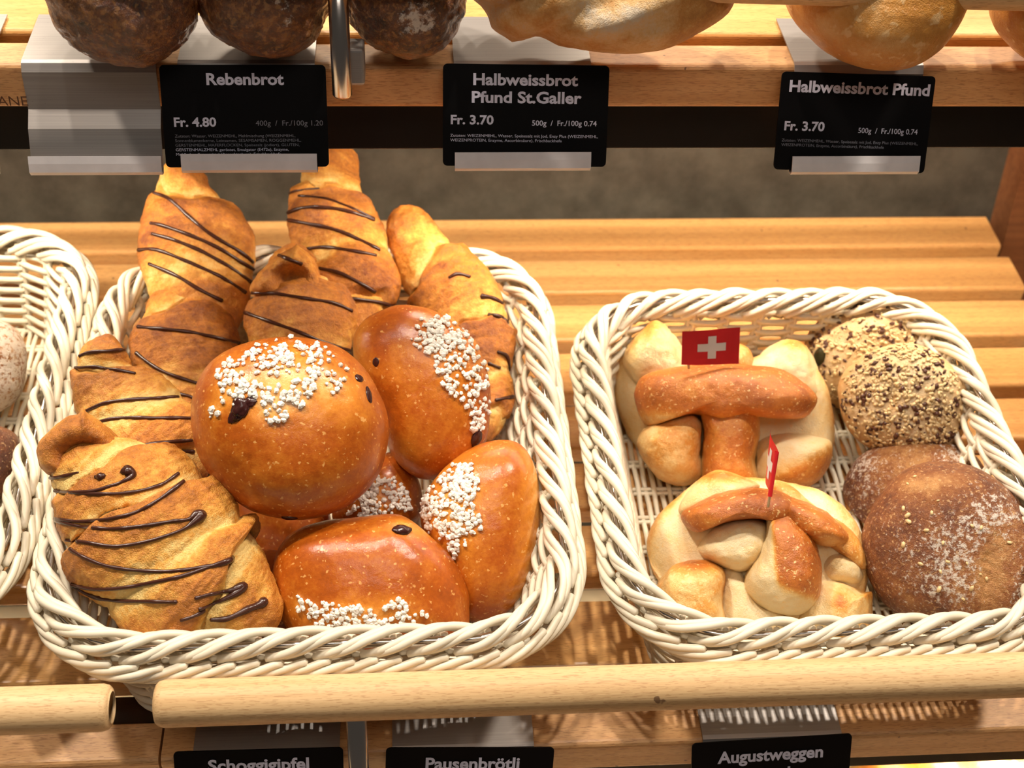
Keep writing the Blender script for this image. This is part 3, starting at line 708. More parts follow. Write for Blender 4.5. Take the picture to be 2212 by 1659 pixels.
# ---------------------------------------------------------------- chocolate croissants
def croissant(label, spine, laps, stripes, depth=0.78, dz=0.0, amp=0.29, nt=300, nph=150, seed=1, tone=0.0, bakef=None, ears=(), group='chocolate striped croissants in the middle basket'):
    """spine rows: px, py, Z, half width px.  laps: (position 0..1, skew)"""
    S = catmull(spine, 30); S[:, 2] += dz; n0 = len(S); u0 = np.linspace(0, 1, n0)
    Pc = np.array([PZ(a, b, z) for a, b, z, w in S]); ln = np.r_[0, np.cumsum(np.linalg.norm(np.diff(Pc, axis=0), axis=1))]; ln /= ln[-1]
    u = np.linspace(0, 1, nt); Pc = np.stack([np.interp(u, ln, Pc[:, k]) for k in range(3)], 1)
    w = np.interp(u, ln, np.maximum(S[:, 3], 1.0)*S[:, 2]/FPX)
    k = np.ones(9)/9
    T = np.gradient(Pc, axis=0); T = np.stack([np.convolve(np.pad(T[:, i], 20, mode='edge'), np.ones(41)/41, 'valid') for i in range(3)], 1); T /= np.linalg.norm(T, axis=1)[:, None]
    Vw = CAM-Pc; Vw /= np.linalg.norm(Vw, axis=1)[:, None]
    Sd = np.cross(T, Vw); Sd /= np.linalg.norm(Sd, axis=1)[:, None]; Dd = np.cross(Sd, T)
    ph = np.arange(nph)*2*math.pi/nph; c, s = np.cos(ph), np.sin(ph)
    U, PH = np.meshgrid(u, ph, indexing='ij'); cs = np.cos(PH); sn = np.sin(PH)
    edges = np.stack([p+sk*cs+0.012*np.sin(3*PH+p*20)+0.008*np.sin(7*PH+seed) for p, sk in laps], 0)
    E2 = np.concatenate([np.full((1,)+U.shape, -0.12), edges, np.full((1,)+U.shape, 1.12)], 0)
    frac = np.zeros_like(U); idx = np.zeros_like(U)
    for i in range(len(E2)-1):
        m = (U >= E2[i]) & (U < E2[i+1]); frac[m] = ((U-E2[i])/(E2[i+1]-E2[i]))[m]; idx[m] = i
    fr = np.where(idx <= len(laps)/2, frac, 1-frac)
    bul = sstep(0.0, 0.10, fr)*(0.35+0.65*np.clip(1-np.clip((fr-0.12)/0.88, 0, 1)**1.8, 0, 1))
    fac = (1-amp)+amp*bul
    R = w[:, None]*fac
    base = Pc[:, None]+R[..., None]*(Sd[:, None]*cs[..., None]+depth*Dd[:, None]*(np.where(sn < 0, 1.3, 1.0)*sn)[..., None])
    V = base.reshape(-1, 3); nn = (Sd[:, None]*cs[..., None]+Dd[:, None]*sn[..., None]).reshape(-1, 3)
    q = np.stack([U*len(laps)*9, cs*1.2, sn*1.2], -1).reshape(-1, 3)          # flaky lines follow the wrap
    fl = fbm(q, 1.6, 3, seed+5); bl = fbm(V, 75, 3, seed); big = fbm(V, 26, 2, seed+2)
    V = V+nn*(0.0022*big+0.0013*bl+0.0010*fl+0.0009*fbm(V, 190, 3, seed+8))[:, None]
    V = settle(V)
    bake = 0.22+0.42*(bul.ravel()**1.6)+0.30*fl*(1-bul.ravel()*0.5)+0.12*bl+0.16*big+tone
    bake -= 0.26*sstep(0.70, 0.98, fr.ravel())
    px = proj(V)
    if bakef: bake = bake+bakef(px)
    i = np.arange(nt-1)[:, None]; j = np.arange(nph)[None]
    Fc = np.stack([i*nph+j, i*nph+(j+1) % nph, (i+1)*nph+(j+1) % nph, (i+1)*nph+j], -1).reshape(-1, 4).tolist()
    Fc.append(list(range(nph))[::-1]); Fc.append([(nt-1)*nph+k2 for k2 in range(nph)])
    A = Acc(); A.add(V, Fc, bake=np.clip(bake, 0, 1))
    for outl, Z, Df, dent, dr in ears:
        b = inflate(outl, lambda x, y: PZ(x, y, Z), Df, 0.016, 0.7, nth=110, nps=60); Ve = b['V']; pe = proj(Ve)
        Ve = Ve-b['e'][2]*((Df*0.72)*gauss(pe, dent, dr)*(b['front'] > 0))[:, None]+b['n']*(0.0012*fbm(Ve, 90, 3, seed)+0.0006*fbm(Ve, 300, 2, seed))[:, None]
        A.add(Ve, b['F'], bake=np.clip(0.52+0.25*fbm(Ve, 90, 3, seed)+0.30*gauss(pe, dent, dr)-0.45*gauss(pe, (dent[0]+25, dent[1]+35), (30, 14)), 0, 1))
    V, Fc = A.out()
    t = empty('chocolate_croissant', Pc[nt//2], label, 'croissant', group)
    mesh_obj('pastry', V, Fc, 'croissant', t, attrs=A.attrs())
    bv = bvh_of(V, Fc)
    for st in stripes: stripe(bv, st, t)
    return t, bv
def stripe(bv, st, parent, r0=4.0):
    pts = [p[:2] for p in st]; rad = [(p[2] if len(p) > 2 else r0) for p in st]
    Q = catmull([(a, b, c) for (a, b), c in zip(pts, rad)], 9); P = []; Nn = []; Rr = []
    def flush():
        if len(P) > 3:
            pa = np.array(P); 
            for _ in range(2): pa[1:-1] = (pa[:-2]+2*pa[1:-1]+pa[2:])/4
            for _ in range(30):
                Nn[1:-1] = [(Nn[q]+Nn[q+1]+Nn[q+2])/3 for q in range(len(Nn)-2)]
            V, Fc = tube(pa, np.array(Rr), 8, flat=1.0, cap=True); mesh_obj('chocolate_stripe', V, Fc, 'choc', parent)
    last = None
    for k, (x, y, r) in enumerate(Q):
        p, n = cast(bv, x, y)
        if p is None: continue
        if n@(CAM-p) < 0: n = -n
        if last is not None and np.linalg.norm(p-last) > 0.012: flush(); P, Nn, Rr = [], [], []
        last = p; m = ((p-CAM)@FW)/FPX
        P.append(p+n*0.0002); Nn.append(n); Rr.append(r*m*(1.05+0.14*math.sin(k*0.35+x*0.05)))
    flush()

croissant('large chocolate striped croissant leaning at the front left of the pile',
    [(150, 950, 0.797, 20), (160, 965, 0.795, 50), (180, 1000, 0.79, 92), (238, 1052, 0.785, 145), (300, 1122, 0.78, 188), (366, 1198, 0.775, 204), (438, 1262, 0.775, 190), (520, 1318, 0.775, 125), (575, 1345, 0.775, 60), (590, 1365, 0.775, 10)],
    [(0.20, -0.05), (0.385, -0.06), (0.60, -0.05), (0.78, 0.045)],
    [[(88, 1022, 2), (110, 1032), (140, 1028), (170, 1020, 2)], [(205, 1030, 4), (217, 1030, 8), (226, 1028, 7)],
     [(90, 1048, 2), (130, 1062), (190, 1062), (240, 1050), (275, 1036, 5), (287, 1026, 9), (275, 1018, 12), (262, 1020, 6)],
     [(130, 1062), (200, 1067), (280, 1064), (340, 1050), (365, 1037), (386, 1022, 4)],
     [(115, 1120), (170, 1126), (240, 1120), (300, 1104), (350, 1075), (397, 1040, 5)],
     [(120, 1124), (180, 1138), (250, 1142), (320, 1134), (370, 1126), (405, 1122), (425, 1110, 8), (435, 1112, 12), (420, 1126, 8), (395, 1143), (350, 1160), (300, 1173), (245, 1180), (190, 1172), (142, 1166, 3)],
     [(138, 1176), (175, 1200), (230, 1222), (300, 1232), (370, 1234), (430, 1226), (480, 1218, 5), (502, 1205, 7)],
     [(500, 1208, 6), (450, 1225), (390, 1245), (330, 1258), (260, 1270), (200, 1272), (155, 1262)],
     [(155, 1264, 3), (200, 1287, 5), (250, 1297), (320, 1299), (382, 1300)],
     [(422, 1292), (460, 1282), (500, 1275, 6), (527, 1265, 10), (515, 1278, 8), (480, 1296, 4), (430, 1316)],
     [(455, 1338, 5), (490, 1336, 6), (530, 1318, 7), (560, 1306, 9), (572, 1298, 10)],
     [(390, 1340, 3), (420, 1330), (440, 1318, 5)]], depth=0.72, seed=21, dz=-0.022,
    ears=[([(168, 894), (177, 880), (189, 892), (212, 906), (248, 942), (272, 985), (262, 1020), (225, 1040), (160, 1040), (100, 1015), (85, 975), (102, 938), (142, 903)], 0.768, 0.024, (172, 985), (60, 38))])
croissant('striped croissant rising behind the large front-left croissant',
    [(238, 724, 0.865, 5), (228, 755, 0.862, 45), (225, 800, 0.86, 68), (245, 850, 0.855, 94), (285, 905, 0.85, 128), (330, 960, 0.85, 135), (370, 1010, 0.85, 110), (400, 1050, 0.85, 60), (410, 1070, 0.85, 10)],
    [(0.22, -0.04), (0.5, -0.08), (0.76, -0.10)],
    [[(172, 770), (190, 762), (235, 758), (268, 756)], [(160, 795, 3), (200, 793), (240, 798), (292, 807)],
     [(178, 892), (230, 870), (300, 862), (385, 858)], [(208, 912), (260, 903), (330, 903), (412, 903)], [(275, 968, 2), (330, 958), (370, 954), (415, 951)], [(342, 982), (370, 976), (418, 976)]], seed=23, depth=0.7, dz=-0.022)
croissant('dull brown croissant with two stripes behind the big bun',
    [(395, 612, 0.945, 20), (392, 640, 0.94, 65), (395, 690, 0.93, 100), (400, 750, 0.92, 118), (405, 810, 0.91, 120), (410, 870, 0.90, 100), (415, 920, 0.89, 50), (415, 935, 0.89, 8)],
    [(0.20, 0.09), (0.74, -0.05)],
    [[(298, 706), (340, 710), (400, 716), (455, 727), (520, 742)], [(294, 762), (330, 790), (370, 810), (432, 830)], [(378, 850), (405, 855), (430, 865)]], seed=25, tone=0.14, depth=0.6, dz=-0.02)
croissant('tall croissant standing at the back left of the pile',
    [(425, 364, 0.985, 30), (405, 385, 0.982, 62), (400, 430, 0.98, 85), (415, 500, 0.975, 118), (430, 560, 0.97, 138), (430, 620, 0.96, 132), (440, 680, 0.95, 100), (445, 730, 0.94, 50), (445, 750, 0.94, 8)],
    [(0.18, -0.04), (0.62, 0.02)],
    [[(325, 415), (365, 430), (410, 470), (460, 510), (520, 545), (560, 580)], [(325, 482), (350, 487), (410, 508), (470, 535), (530, 572), (560, 590)], [(328, 505), (380, 520), (440, 545), (500, 580), (545, 612)],
     [(300, 540, 4), (340, 540, 4), (420, 572, 4), (480, 600, 4), (530, 632, 4)], [(322, 570, 4), (380, 595, 4), (430, 625, 4), (480, 650, 4)]], seed=27, depth=0.62, tone=0.14, dz=-0.03)
croissant('croissant with an open curled tip at the centre of the pile',
    [(640, 532, 0.955, 18), (636, 560, 0.95, 50), (632, 600, 0.945, 66), (640, 632, 0.94, 100), (648, 680, 0.93, 122), (655, 740, 0.92, 122), (665, 800, 0.91, 90), (670, 840, 0.90, 40), (670, 852, 0.90, 8)],
    [(0.31, 0.0), (0.80, -0.05)],
    [[(602, 552), (630, 562), (652, 570)], [(530, 632), (590, 634), (660, 645), (720, 655), (760, 672)], [(527, 674), (570, 690), (640, 715), (700, 740), (755, 757)]], seed=29, depth=0.62, tone=0.10, dz=-0.025,
    ears=[([(632, 538), (640, 528), (650, 537), (676, 558), (692, 598), (697, 634), (640, 646), (566, 642), (540, 626), (560, 590), (598, 554)], 0.905, 0.026, (630, 602), (44, 30))])
croissant('tallest croissant, its tip reaching the light bar',
    [(750, 318, 1.0, 30), (735, 335, 0.998, 50), (715, 370, 0.995, 72), (710, 420, 0.99, 85), (718, 480, 0.985, 100), (735, 540, 0.98, 118), (745, 590, 0.97, 125), (755, 640, 0.96, 112), (760, 690, 0.95, 70), (762, 720, 0.94, 10)],
    [(0.24, -0.03), (0.60, 0.03), (0.86, 0.0)],
    [[(625, 420, 2.5), (640, 412, 2.5), (690, 408, 2.5)], [(645, 423, 2.5), (700, 428, 2.5), (750, 445, 2.5), (808, 472, 3)], [(622, 460), (660, 448), (720, 450), (770, 462), (808, 475, 4)],
     [(620, 475), (660, 482), (720, 495), (770, 515), (820, 540)], [(650, 540), (700, 534), (760, 542), (812, 552)], [(690, 580, 4), (740, 592, 4), (810, 630, 4)], [(750, 645, 4), (800, 650, 4), (850, 660, 4)]], seed=31, depth=0.62, tone=0.14, dz=-0.03)
croissant('long curved croissant lying along the right side of the basket',
    [(868, 452, 0.985, 25), (880, 480, 0.98, 50), (905, 535, 0.975, 70), (950, 600, 0.965, 92), (1000, 670, 0.95, 100), (1035, 745, 0.935, 85), (1045, 830, 0.92, 70), (1050, 900, 0.905, 55), (1045, 945, 0.895, 20), (1043, 955, 0.895, 5)],
    [(0.26, 0.05), (0.56, -0.03), (0.76, 0.02), (0.90, 0.0)],
    [[(970, 600), (990, 592), (1015, 598, 4)], [(1040, 640, 6), (1060, 643, 5), (1085, 655, 4)], [(1055, 680, 5), (1080, 685, 5), (1105, 705, 4)], [(1075, 760, 4), (1095, 770, 4), (1100, 800, 3)], [(1055, 785, 4), (1080, 795, 3)], [(1070, 865), (1108, 857)]], seed=33, depth=0.62, tone=0.12, dz=-0.018)

# ---------------------------------------------------------------- rolls with cut lobes (right basket)
def lobed(label, lobes, group, mat='weggen', seed=1, name='cut_top_roll'):
    """one bread made of overlapping raised lobes; each: outline, Z, Df, Db, bake function, q"""
    A = Acc(); Cs = []
    for k, (outl, Z, Df, Db, bf, q) in enumerate(lobes):
        b = inflate(outl, lambda x, y: PZ(x, y, Z), Df, Db, q, nth=130, nps=60)
        V = b['V']; V = V+b['n']*(0.0020*fbm(V, 42, 3, seed+k)+0.0007*fbm(V, 170, 3, seed))[:, None]
        V = settle(V); px = proj(V); A.add(V, b['F'], bake=np.clip(bf(px, b)+0.10*fbm(V, 45, 3, seed+k), 0, 1)); Cs.append(b['C'])
    V, Fc = A.out(); t = empty(name, Cs[0], label, 'roll', group)
    mesh_obj('bread_body', V, Fc, mat, t, attrs=A.attrs()); return t, bvh_of(V, Fc)
cst = lambda v: (lambda px, b: np.full(len(px), v))
GA = 'cross-cut white rolls with little flags'
ta, bva = lobed('cross-cut white roll at the back with its flag facing the viewer', [
    ([(1400, 720), (1480, 770), (1600, 780), (1700, 750), (1755, 790), (1785, 850), (1797, 930), (1780, 1000), (1720, 1050), (1640, 1075), (1540, 1078), (1450, 1068), (1390, 1010), (1350, 930), (1328, 860), (1335, 790), (1360, 735)], 0.945, 0.024, 0.030, lambda px, b: 0.10+0.25*sstep(0.85, 1, b['rad']), 0.6),
    ([(1412, 693), (1450, 720), (1480, 770), (1490, 830), (1430, 850), (1370, 830), (1345, 780), (1365, 735)], 0.945, 0.030, 0.02, lambda px, b: 0.12+0.5*gauss(px, (1400, 705), (40, 30))+0.25*gauss(px, (1365, 745), (14, 40)), 0.7),
    ([(1690, 733), (1735, 742), (1758, 785), (1775, 850), (1760, 900), (1690, 880), (1640, 820), (1640, 770)], 0.945, 0.030, 0.02, lambda px, b: 0.10+0.5*gauss(px, (1725, 740), (50, 22)), 0.7),
    ([(1560, 755), (1600, 745), (1625, 770), (1625, 830), (1560, 840), (1520, 800)], 0.945, 0.030, 0.02, cst(0.5), 0.7),
    ([(1430, 798), (1520, 786), (1600, 788), (1680, 798), (1735, 830), (1762, 862), (1740, 900), (1690, 905), (1620, 900), (1560, 915), (1500, 895), (1430, 915), (1398, 918), (1370, 862), (1385, 815)], 0.914, 0.036, 0.03, lambda px, b: 0.84-0.45*sstep(880, 915, px[:, 1]-0.05*(px[:, 0]-1560))-0.15*gauss(px, (1500, 840), (60, 30)), 0.62),
    ([(1520, 860), (1620, 860), (1640, 930), (1630, 1000), (1640, 1060), (1580, 1075), (1520, 1065), (1516, 1000), (1520, 930)], 0.916, 0.034, 0.03, lambda px, b: 0.72-0.30*sstep(0.6, 1, b['rad']), 0.65),
    ([(1490, 895), (1515, 920), (1512, 980), (1512, 1030), (1470, 1050), (1415, 1030), (1378, 970), (1388, 930), (1440, 905)], 0.918, 0.030, 0.03, lambda px, b: 0.38+0.2*gauss(px, (1455, 940), (40, 30)), 0.7),
    ([(1640, 950), (1700, 935), (1760, 945), (1793, 958), (1790, 1000), (1760, 1045), (1700, 1062), (1640, 1050), (1630, 1000)], 0.918, 0.030, 0.03, lambda px, b: 0.12+0.5*sstep(0, 50, (px[:, 0]-1700)*0.55+(px[:, 1]-990)), 0.7),
], GA, seed=41)
tb, bvb = lobed('cross-cut white roll in front, its crumb torn open', [
    ([(1540, 1025), (1620, 1030), (1720, 1045), (1800, 1080), (1850, 1140), (1868, 1220), (1850, 1300), (1800, 1370), (1700, 1400), (1580, 1400), (1470, 1370), (1415, 1300), (1396, 1200), (1415, 1130), (1460, 1080)], 0.865, 0.026, 0.030, lambda px, b: 0.10+0.30*sstep(0.8, 1, b['rad']), 0.6),
    ([(1540, 1020), (1600, 1030), (1640, 1050), (1600, 1075), (1530, 1085), (1470, 1110), (1480, 1070)], 0.858, 0.022, 0.02, lambda px, b: 0.25+0.5*gauss(px, (1550, 1028), (60, 16)), 0.7),
    ([(1660, 1040), (1710, 1048), (1750, 1080), (1830, 1140), (1862, 1190), (1860, 1230), (1800, 1190), (1740, 1160), (1680, 1100)], 0.852, 0.022, 0.02, lambda px, b: 0.50+0.1*gauss(px, (1820, 1150), (50, 30))-0.35*gauss(px, (1790, 1105), (50, 12)), 0.7),
    ([(1472, 1112), (1530, 1075), (1600, 1056), (1680, 1060), (1722, 1095), (1700, 1132), (1640, 1122), (1570, 1128), (1505, 1150)], 0.842, 0.034, 0.028, lambda px, b: 0.92-0.25*gauss(px, (1540, 1135), (30, 20)), 0.6),
    ([(1660, 1062), (1740, 1085), (1795, 1115), (1830, 1162), (1800, 1178), (1765, 1174), (1720, 1152), (1670, 1115)], 0.842, 0.034, 0.028, lambda px, b: 0.84-0.4*gauss(px, (1790, 1172), (40, 14)), 0.62),
    ([(1508, 1190), (1545, 1135), (1620, 1112), (1668, 1135), (1655, 1200), (1610, 1232), (1560, 1225)], 0.848, 0.031, 0.022, lambda px, b: 0.06+0.16*fbm(b['V'], 300, 3, 3), 0.6),
    ([(1665, 1095), (1715, 1105), (1755, 1160), (1772, 1230), (1762, 1292), (1722, 1326), (1648, 1312), (1610, 1260), (1638, 1200), (1655, 1150)], 0.834, 0.037, 0.026, lambda px, b: 0.10+0.78*sstep(-8, 10, px[:, 0]-1672-0.08*(px[:, 1]-1200))*sstep(1300, 1260, px[:, 1]-0.4*(px[:, 0]-1720)), 0.65),
    ([(1470, 1215), (1520, 1210), (1565, 1235), (1560, 1300), (1560, 1355), (1500, 1370), (1440, 1340), (1415, 1290), (1430, 1245)], 0.842, 0.034, 0.026, lambda px, b: 0.44+0.12*fbm(b['V'], 60, 2, 5)+0.45*gauss(px, (1495, 1215), (50, 20)), 0.65),
    ([(1560, 1215), (1600, 1225), (1640, 1300), (1700, 1330), (1715, 1380), (1640, 1400), (1560, 1390), (1550, 1300)], 0.848, 0.026, 0.026, cst(0.07), 0.7),
    ([(1770, 1250), (1820, 1252), (1860, 1280), (1881, 1282), (1876, 1330), (1860, 1375), (1780, 1390), (1715, 1370), (1730, 1310)], 0.845, 0.032, 0.026, lambda px, b: 0.18+0.22*sstep(1780, 1850, px[:, 0])+0.5*gauss(px, (1812, 1300), (20, 24))+0.3*gauss(px, (1876, 1285), (10, 10)), 0.7),
    ([(1780, 1190), (1830, 1190), (1862, 1220), (1855, 1260), (1790, 1265), (1760, 1230)], 0.855, 0.028, 0.02, cst(0.10), 0.75),
], GA, seed=61)
# flags
def flag(label, rod_px, Zr, flag_px, fw_vec=None, cross=True):
    base = PZ(*rod_px[0], Zr[0]); topp = PZ(*rod_px[1], Zr[1])
    t = empty('toothpick_flag', base, label, 'flag', 'little red flags with a white cross')
    V, Fc = tube([base, base+(topp-base)*0.5, topp], 0.0009, 8); mesh_obj('stick', V, Fc, 'stick', t)
    TL, TR, BR, BL = [PZ(x, y, z) for x, y, z in flag_px]
    n = nrm(np.cross(TR-TL, BL-TL)); n = n if n@(CAM-TL) > 0 else -n
    def q(u, v, o): return (TL*(1-u)+TR*u)*(1-v)+(BL*(1-u)+BR*u)*v+n*(o+0.0012*math.sin(u*5))
    nu = 14; A = Acc()
    for o in (0.0, -0.0003):
        V = [q(i/nu, j/4, o) for i in range(nu+1) for j in range(5)]
        Fq = [[i*5+j, i*5+j+1, (i+1)*5+j+1, (i+1)*5+j] for i in range(nu) for j in range(4)]; A.add(V, Fq)
    V, Fc = A.out(); mesh_obj('flag_paper', V, Fc, 'red', t, False)
    A = Acc(); asp = np.linalg.norm(TR-TL)/np.linalg.norm(BL-TL)
    def bar(u0, u1, v0, v1, o):
        k = 8; V = [q(u0+(u1-u0)*i/k, v, o) for i in range(k+1) for v in (v0, v1)]
        A.add(V, [[2*i, 2*i+1, 2*i+3, 2*i+2] for i in range(k)])
    for o in (0.00025, -0.00055):
        bar(0.26, 0.76, 0.39, 0.61, o); bar(0.44, 0.585, 0.18, 0.40, o); bar(0.44, 0.585, 0.60, 0.82, o)
    V, Fc = A.out(); mesh_obj('white_cross', V, Fc, 'white', t, False)
flag('red flag with white cross seen face-on in the back roll', ((1488, 796), (1482, 722)), (0.893, 0.882), [(1474, 716, 0.880), (1600, 708, 0.884), (1597, 787, 0.890), (1472, 788, 0.887)])
tf = flag('red flag with white cross seen edge-on in the front roll', ((1659, 1095), (1678, 978)), (0.803, 0.795), [(1665, 925, 0.840), (1677, 980, 0.792), (1661, 1072, 0.800), (1656, 1030, 0.846)])
V, Fc = tube([PZ(1663, 1072, 0.800), PZ(1678, 976, 0.793)], 0.0014, 10, cap=False)
o = mesh_obj('paper_sleeve', V, Fc, 'red', [k for k in scn.objects if k.name.startswith('toothpick_flag')][-1])

# ---------------------------------------------------------------- seeded rolls
def simple_roll(name, label, cat, outl, Z, Df, Db, mat, bakef, flourf=None, group=None, q=0.72, amp=0.0016, seed=1, cfun=None, crack=None):
    b = inflate(outl, cfun or (lambda x, y: PZ(x, y, Z)), Df, Db, q)
    V = b['V']; px = proj(V); d = amp*fbm(V, 30, 3, seed)+amp*0.30*fbm(V, 160, 3, seed+4)
    if crack is not None: d = d+crack(px, b)
    V = settle(V+b['n']*d[:, None]); at = dict(bake=np.clip(bakef(px, b)+0.12*fbm(V, 30, 3, seed+9), 0, 1))
    if flourf: at['flour'] = np.clip(flourf(px, b), 0, 1)
    t = empty(name, b['C'], label, cat, group); mesh_obj('bread_body', V, b['F'], mat, t, attrs=at)
    return t, bvh_of(V, b['F'])
def seeds(t, bv, poly, ns, nf):
    scatter('sesame_seeds', bv, [(poly, 1.0)], ns, 0.00150, 'sesame', t, (1.25, 0.7, 0.5), 0.08, 0.15, clump=False)
    scatter('linseeds', bv, [(poly, 1.0)], nf, 0.00165, 'flax', t, (1.5, 0.85, 0.45), 0.08, 0.1, clump=False)
o1 = [(1860, 655), (1920, 660), (1975, 700), (2010, 760), (1990, 850), (1900, 890), (1830, 890), (1775, 860), (1760, 800), (1740, 740), (1770, 690), (1810, 665)]
t1, bv1 = simple_roll('seeded_roll', 'seeded roll at the back of the right basket with a dark pumpkin seed', 'roll', o1, 0.975, 0.026, 0.030, 'seeded', lambda px, b: 0.32+0.3*sstep(0.7, 1, b['rad']), group='seed covered rolls in the right basket', seed=71)
seeds(t1, bv1, o1, 620, 170)
raisins(bv1, [(1770, 772, 14, 24, 0.4, -15)], t1, 'pumpkin_seed', 'pumpkin'); raisins(bv1, [(1862, 662, 16, 10, 0.4, -30)], t1, 'raisin', 'raisin')
o2 = [(1950, 742), (2010, 755), (2060, 800), (2085, 860), (2080, 920), (2050, 965), (1980, 985), (1900, 975), (1845, 940), (1818, 880), (1822, 815), (1870, 765)]
t2, bv2 = simple_roll('seeded_roll', 'paler seeded roll in front of the other seeded roll', 'roll', o2, 0.918, 0.030, 0.030, 'seeded', lambda px, b: 0.22+0.3*sstep(0.75, 1, b['rad'])-0.2*gauss(px, (1930, 840), (40, 40))+0.6*gauss(px, (1928, 862), (10, 22)), group='seed covered rolls in the right basket', seed=73,
    crack=lambda px, b: -0.004*gauss(px, (1928, 850), (14, 26)))
seeds(t2, bv2, o2, 780, 190)
# brown rolls
simple_roll('rye_roll', 'floury brown roll half hidden behind the other brown roll', 'roll', [(1970, 940), (2040, 950), (2100, 985), (2125, 1040), (2110, 1110), (2050, 1170), (1960, 1190), (1880, 1180), (1835, 1120), (1826, 1060), (1850, 1000), (1900, 960)], 0.91, 0.028, 0.032, 'rye',
    lambda px, b: 0.38-0.28*gauss(px, (1960, 1000), (55, 40))+0.2*gauss(px, (1850, 1080), (30, 80)), lambda px, b: 0.38+0.35*gauss(px, (2070, 990), (50, 40))+0.25*gauss(px, (1870, 1010), (40, 60)), 'floury brown rolls', seed=75)
tr, bvr = simple_roll('rye_roll', 'large floury brown roll with a rough crack at the right front', 'roll', [(2030, 997), (2110, 1010), (2180, 1060), (2225, 1130), (2245, 1210), (2235, 1300), (2190, 1350), (2100, 1362), (1990, 1345), (1920, 1310), (1880, 1250), (1866, 1180), (1885, 1110), (1930, 1045), (1975, 1010)], 0.84, 0.042, 0.034, 'rye',
    lambda px, b: 0.46+0.15*sstep(0.7, 1, b['rad'])-0.42*gauss(px, (2000, 1045), (75, 30))-0.2*gauss(px, (2150, 1240), (45, 95))-0.38*gauss(px, (2145-0.0*px[:, 0], 1240), (45, 95)), lambda px, b: 0.30+0.35*gauss(px, (2070, 1220), (120, 120))+0.3*gauss(px, (2150, 1110), (60, 60))+0.3*gauss(px, (2205, 1290), (25, 70))-0.5*gauss(px, (2150, 1240), (34, 85))-0.35*gauss(px, (1990, 1050), (70, 30)), 'floury brown rolls', seed=77,
    crack=lambda px, b: -0.0050*gauss(px, (2148, 1235), (26, 95))+0.0022*fbm(b['V'], 300, 3, 5)*gauss(px, (2145, 1240), (36, 100)))
scatter('sesame_seeds', bvr, [([(1890, 1080), (2000, 1000), (2200, 1150), (2200, 1330), (1950, 1320)], 1.0)], 22, 0.0016, 'sesame', tr, (1.3, 0.75, 0.5), 0.1, 0.2, clump=False)
# rolls in the left basket
simple_roll('floury_roll', 'pale floury roll at the left edge of the photo, upper one', 'roll', [(-30, 690), (20, 700), (48, 740), (52, 790), (40, 850), (0, 890), (-60, 900), (-120, 850), (-130, 760), (-80, 700)], 0.93, 0.03, 0.03, 'rye', lambda px, b: 0.18+0*px[:, 0], lambda px, b: 0.75+0*px[:, 0], 'rolls in the left basket', seed=79)
simple_roll('dark_roll', 'dark roll at the left edge of the photo, below the floury one', 'roll', [(-30, 920), (20, 930), (42, 960), (44, 1010), (20, 1060), (-40, 1080), (-110, 1040), (-120, 960)], 0.87, 0.03, 0.03, 'rye', lambda px, b: 0.62+0*px[:, 0], lambda px, b: 0.1+0*px[:, 0], 'rolls in the left basket', seed=81)

# ---------------------------------------------------------------- loaves on the upper shelf
def ball(label, outl, h, Df, Db, bake, fl, seed, group='dark knobbly loaves'):
    return simple_roll('dark_loaf', label, 'bread', outl, 0, Df, Db, 'dark', bake, fl, group, 0.75, 0.0045, seed, cfun=lambda x, y: HU(x, y, h), crack=lambda px, b: 0.0016*fbm(b['V'], 150, 3, seed))
def circ(cx, cy, rx, ry, n=14, w=0.03, s=0):
    R = random.Random(s); return [(cx+rx*math.cos(a)*(1+R.uniform(-w, w)), cy+ry*math.sin(a)*(1+R.uniform(-w, w))) for a in [i*2*math.pi/n for i in range(n)]]
ball('leftmost dark knobbly loaf above the empty tag holder', circ(265, -18, 160, 156, s=1), 0.046, 0.044, 0.04, lambda px, b: 0.35+0*px[:, 0], lambda px, b: -0.12+0.30*gauss(px, (310, 20), (50, 70)), 91)
ball('dark knobbly loaf above the Rebenbrot tag', circ(572, -25, 150, 146, s=2), 0.043, 0.042, 0.04, lambda px, b: 0.4+0*px[:, 0], lambda px, b: 0.0+0.5*gauss(px, (610, 20), (80, 60)), 93)
ball('dark knobbly loaf right of the steel rod with a flour patch', circ(878, -20, 136, 143, s=3), 0.042, 0.040, 0.04, lambda px, b: 0.45+0*px[:, 0], lambda px, b: -0.05+0.85*gauss(px, (900, 40), (60, 55)), 95)
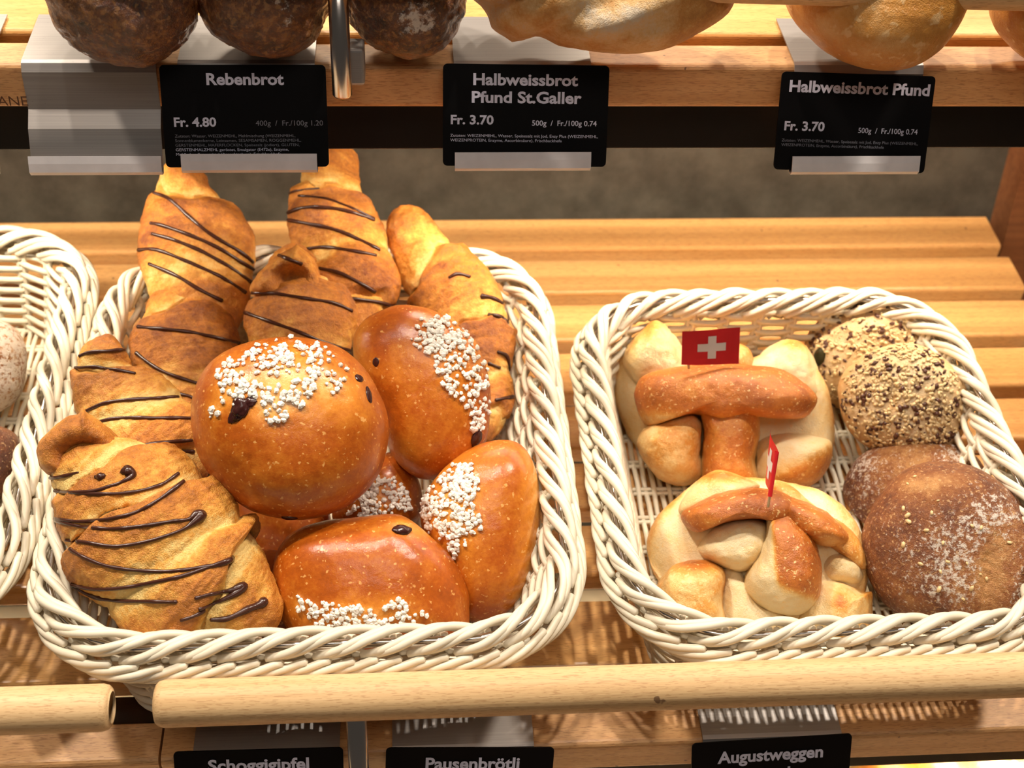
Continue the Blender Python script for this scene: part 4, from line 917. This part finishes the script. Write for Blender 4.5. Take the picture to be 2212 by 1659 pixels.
simple_roll('white_loaf', 'pale pointed loaf above the Halbweissbrot Pfund St.Galler tag', 'bread', [(1000, -60), (1040, 25), (1095, 80), (1118, 88), (1160, 78), (1230, 100), (1330, 113), (1430, 104), (1520, 62), (1580, 10), (1600, -70), (1500, -160), (1250, -190), (1060, -150)], 0, 0.040, 0.042, 'loaf',
    lambda px, b: 0.55-0.55*gauss(px, (1330, 40), (110, 45))-0.3*gauss(px, (1060, 10), (50, 50))+0.1*gauss(px, (1500, 60), (60, 60)), None, None, 0.7, 0.0022, 97, cfun=lambda x, y: HU(x, y, 0.046),
    crack=lambda px, b: 0.002*np.sin((px[:, 0]*0.5+px[:, 1])*0.055)*sstep(120, 40, px[:, 1]))
simple_roll('golden_loaf', 'golden blistered loaf above the rightmost tag', 'bread', [(1685, -60), (1705, 20), (1760, 85), (1830, 130), (1905, 149), (1980, 140), (2040, 95), (2078, 30), (2090, -60), (2000, -160), (1850, -180), (1730, -140)], 0, 0.040, 0.040, 'pfund',
    lambda px, b: 0.42-0.22*gauss(px, (1800, 60), (60, 30)), None, 'golden blistered loaves', 0.74, 0.0012, 99, cfun=lambda x, y: HU(x, y, 0.046))
simple_roll('golden_loaf', 'golden loaf cut off at the top right corner', 'bread', [(2140, -60), (2150, 30), (2190, 90), (2260, 140), (2360, 150), (2470, 100), (2500, 0), (2450, -140), (2280, -180), (2180, -130)], 0, 0.040, 0.040, 'pfund',
    lambda px, b: 0.55+0*px[:, 0], None, 'golden blistered loaves', 0.74, 0.0012, 101, cfun=lambda x, y: HU(x, y, 0.046))
# loaf on the lowest shelf peeking out at the bottom right
simple_roll('crusty_loaf', 'crusty orange loaf peeking out under the lower shelf at bottom right', 'bread', [(1850, 1660), (1960, 1630), (2100, 1600), (2300, 1600), (2450, 1680), (2450, 1850), (2250, 1950), (2000, 1930), (1860, 1820)], 0.98, 0.05, 0.05, 'pfund',
    lambda px, b: 0.3+0.45*np.sin((px[:, 0]*0.9-px[:, 1])*0.06), None, None, 0.72, 0.002, 103)
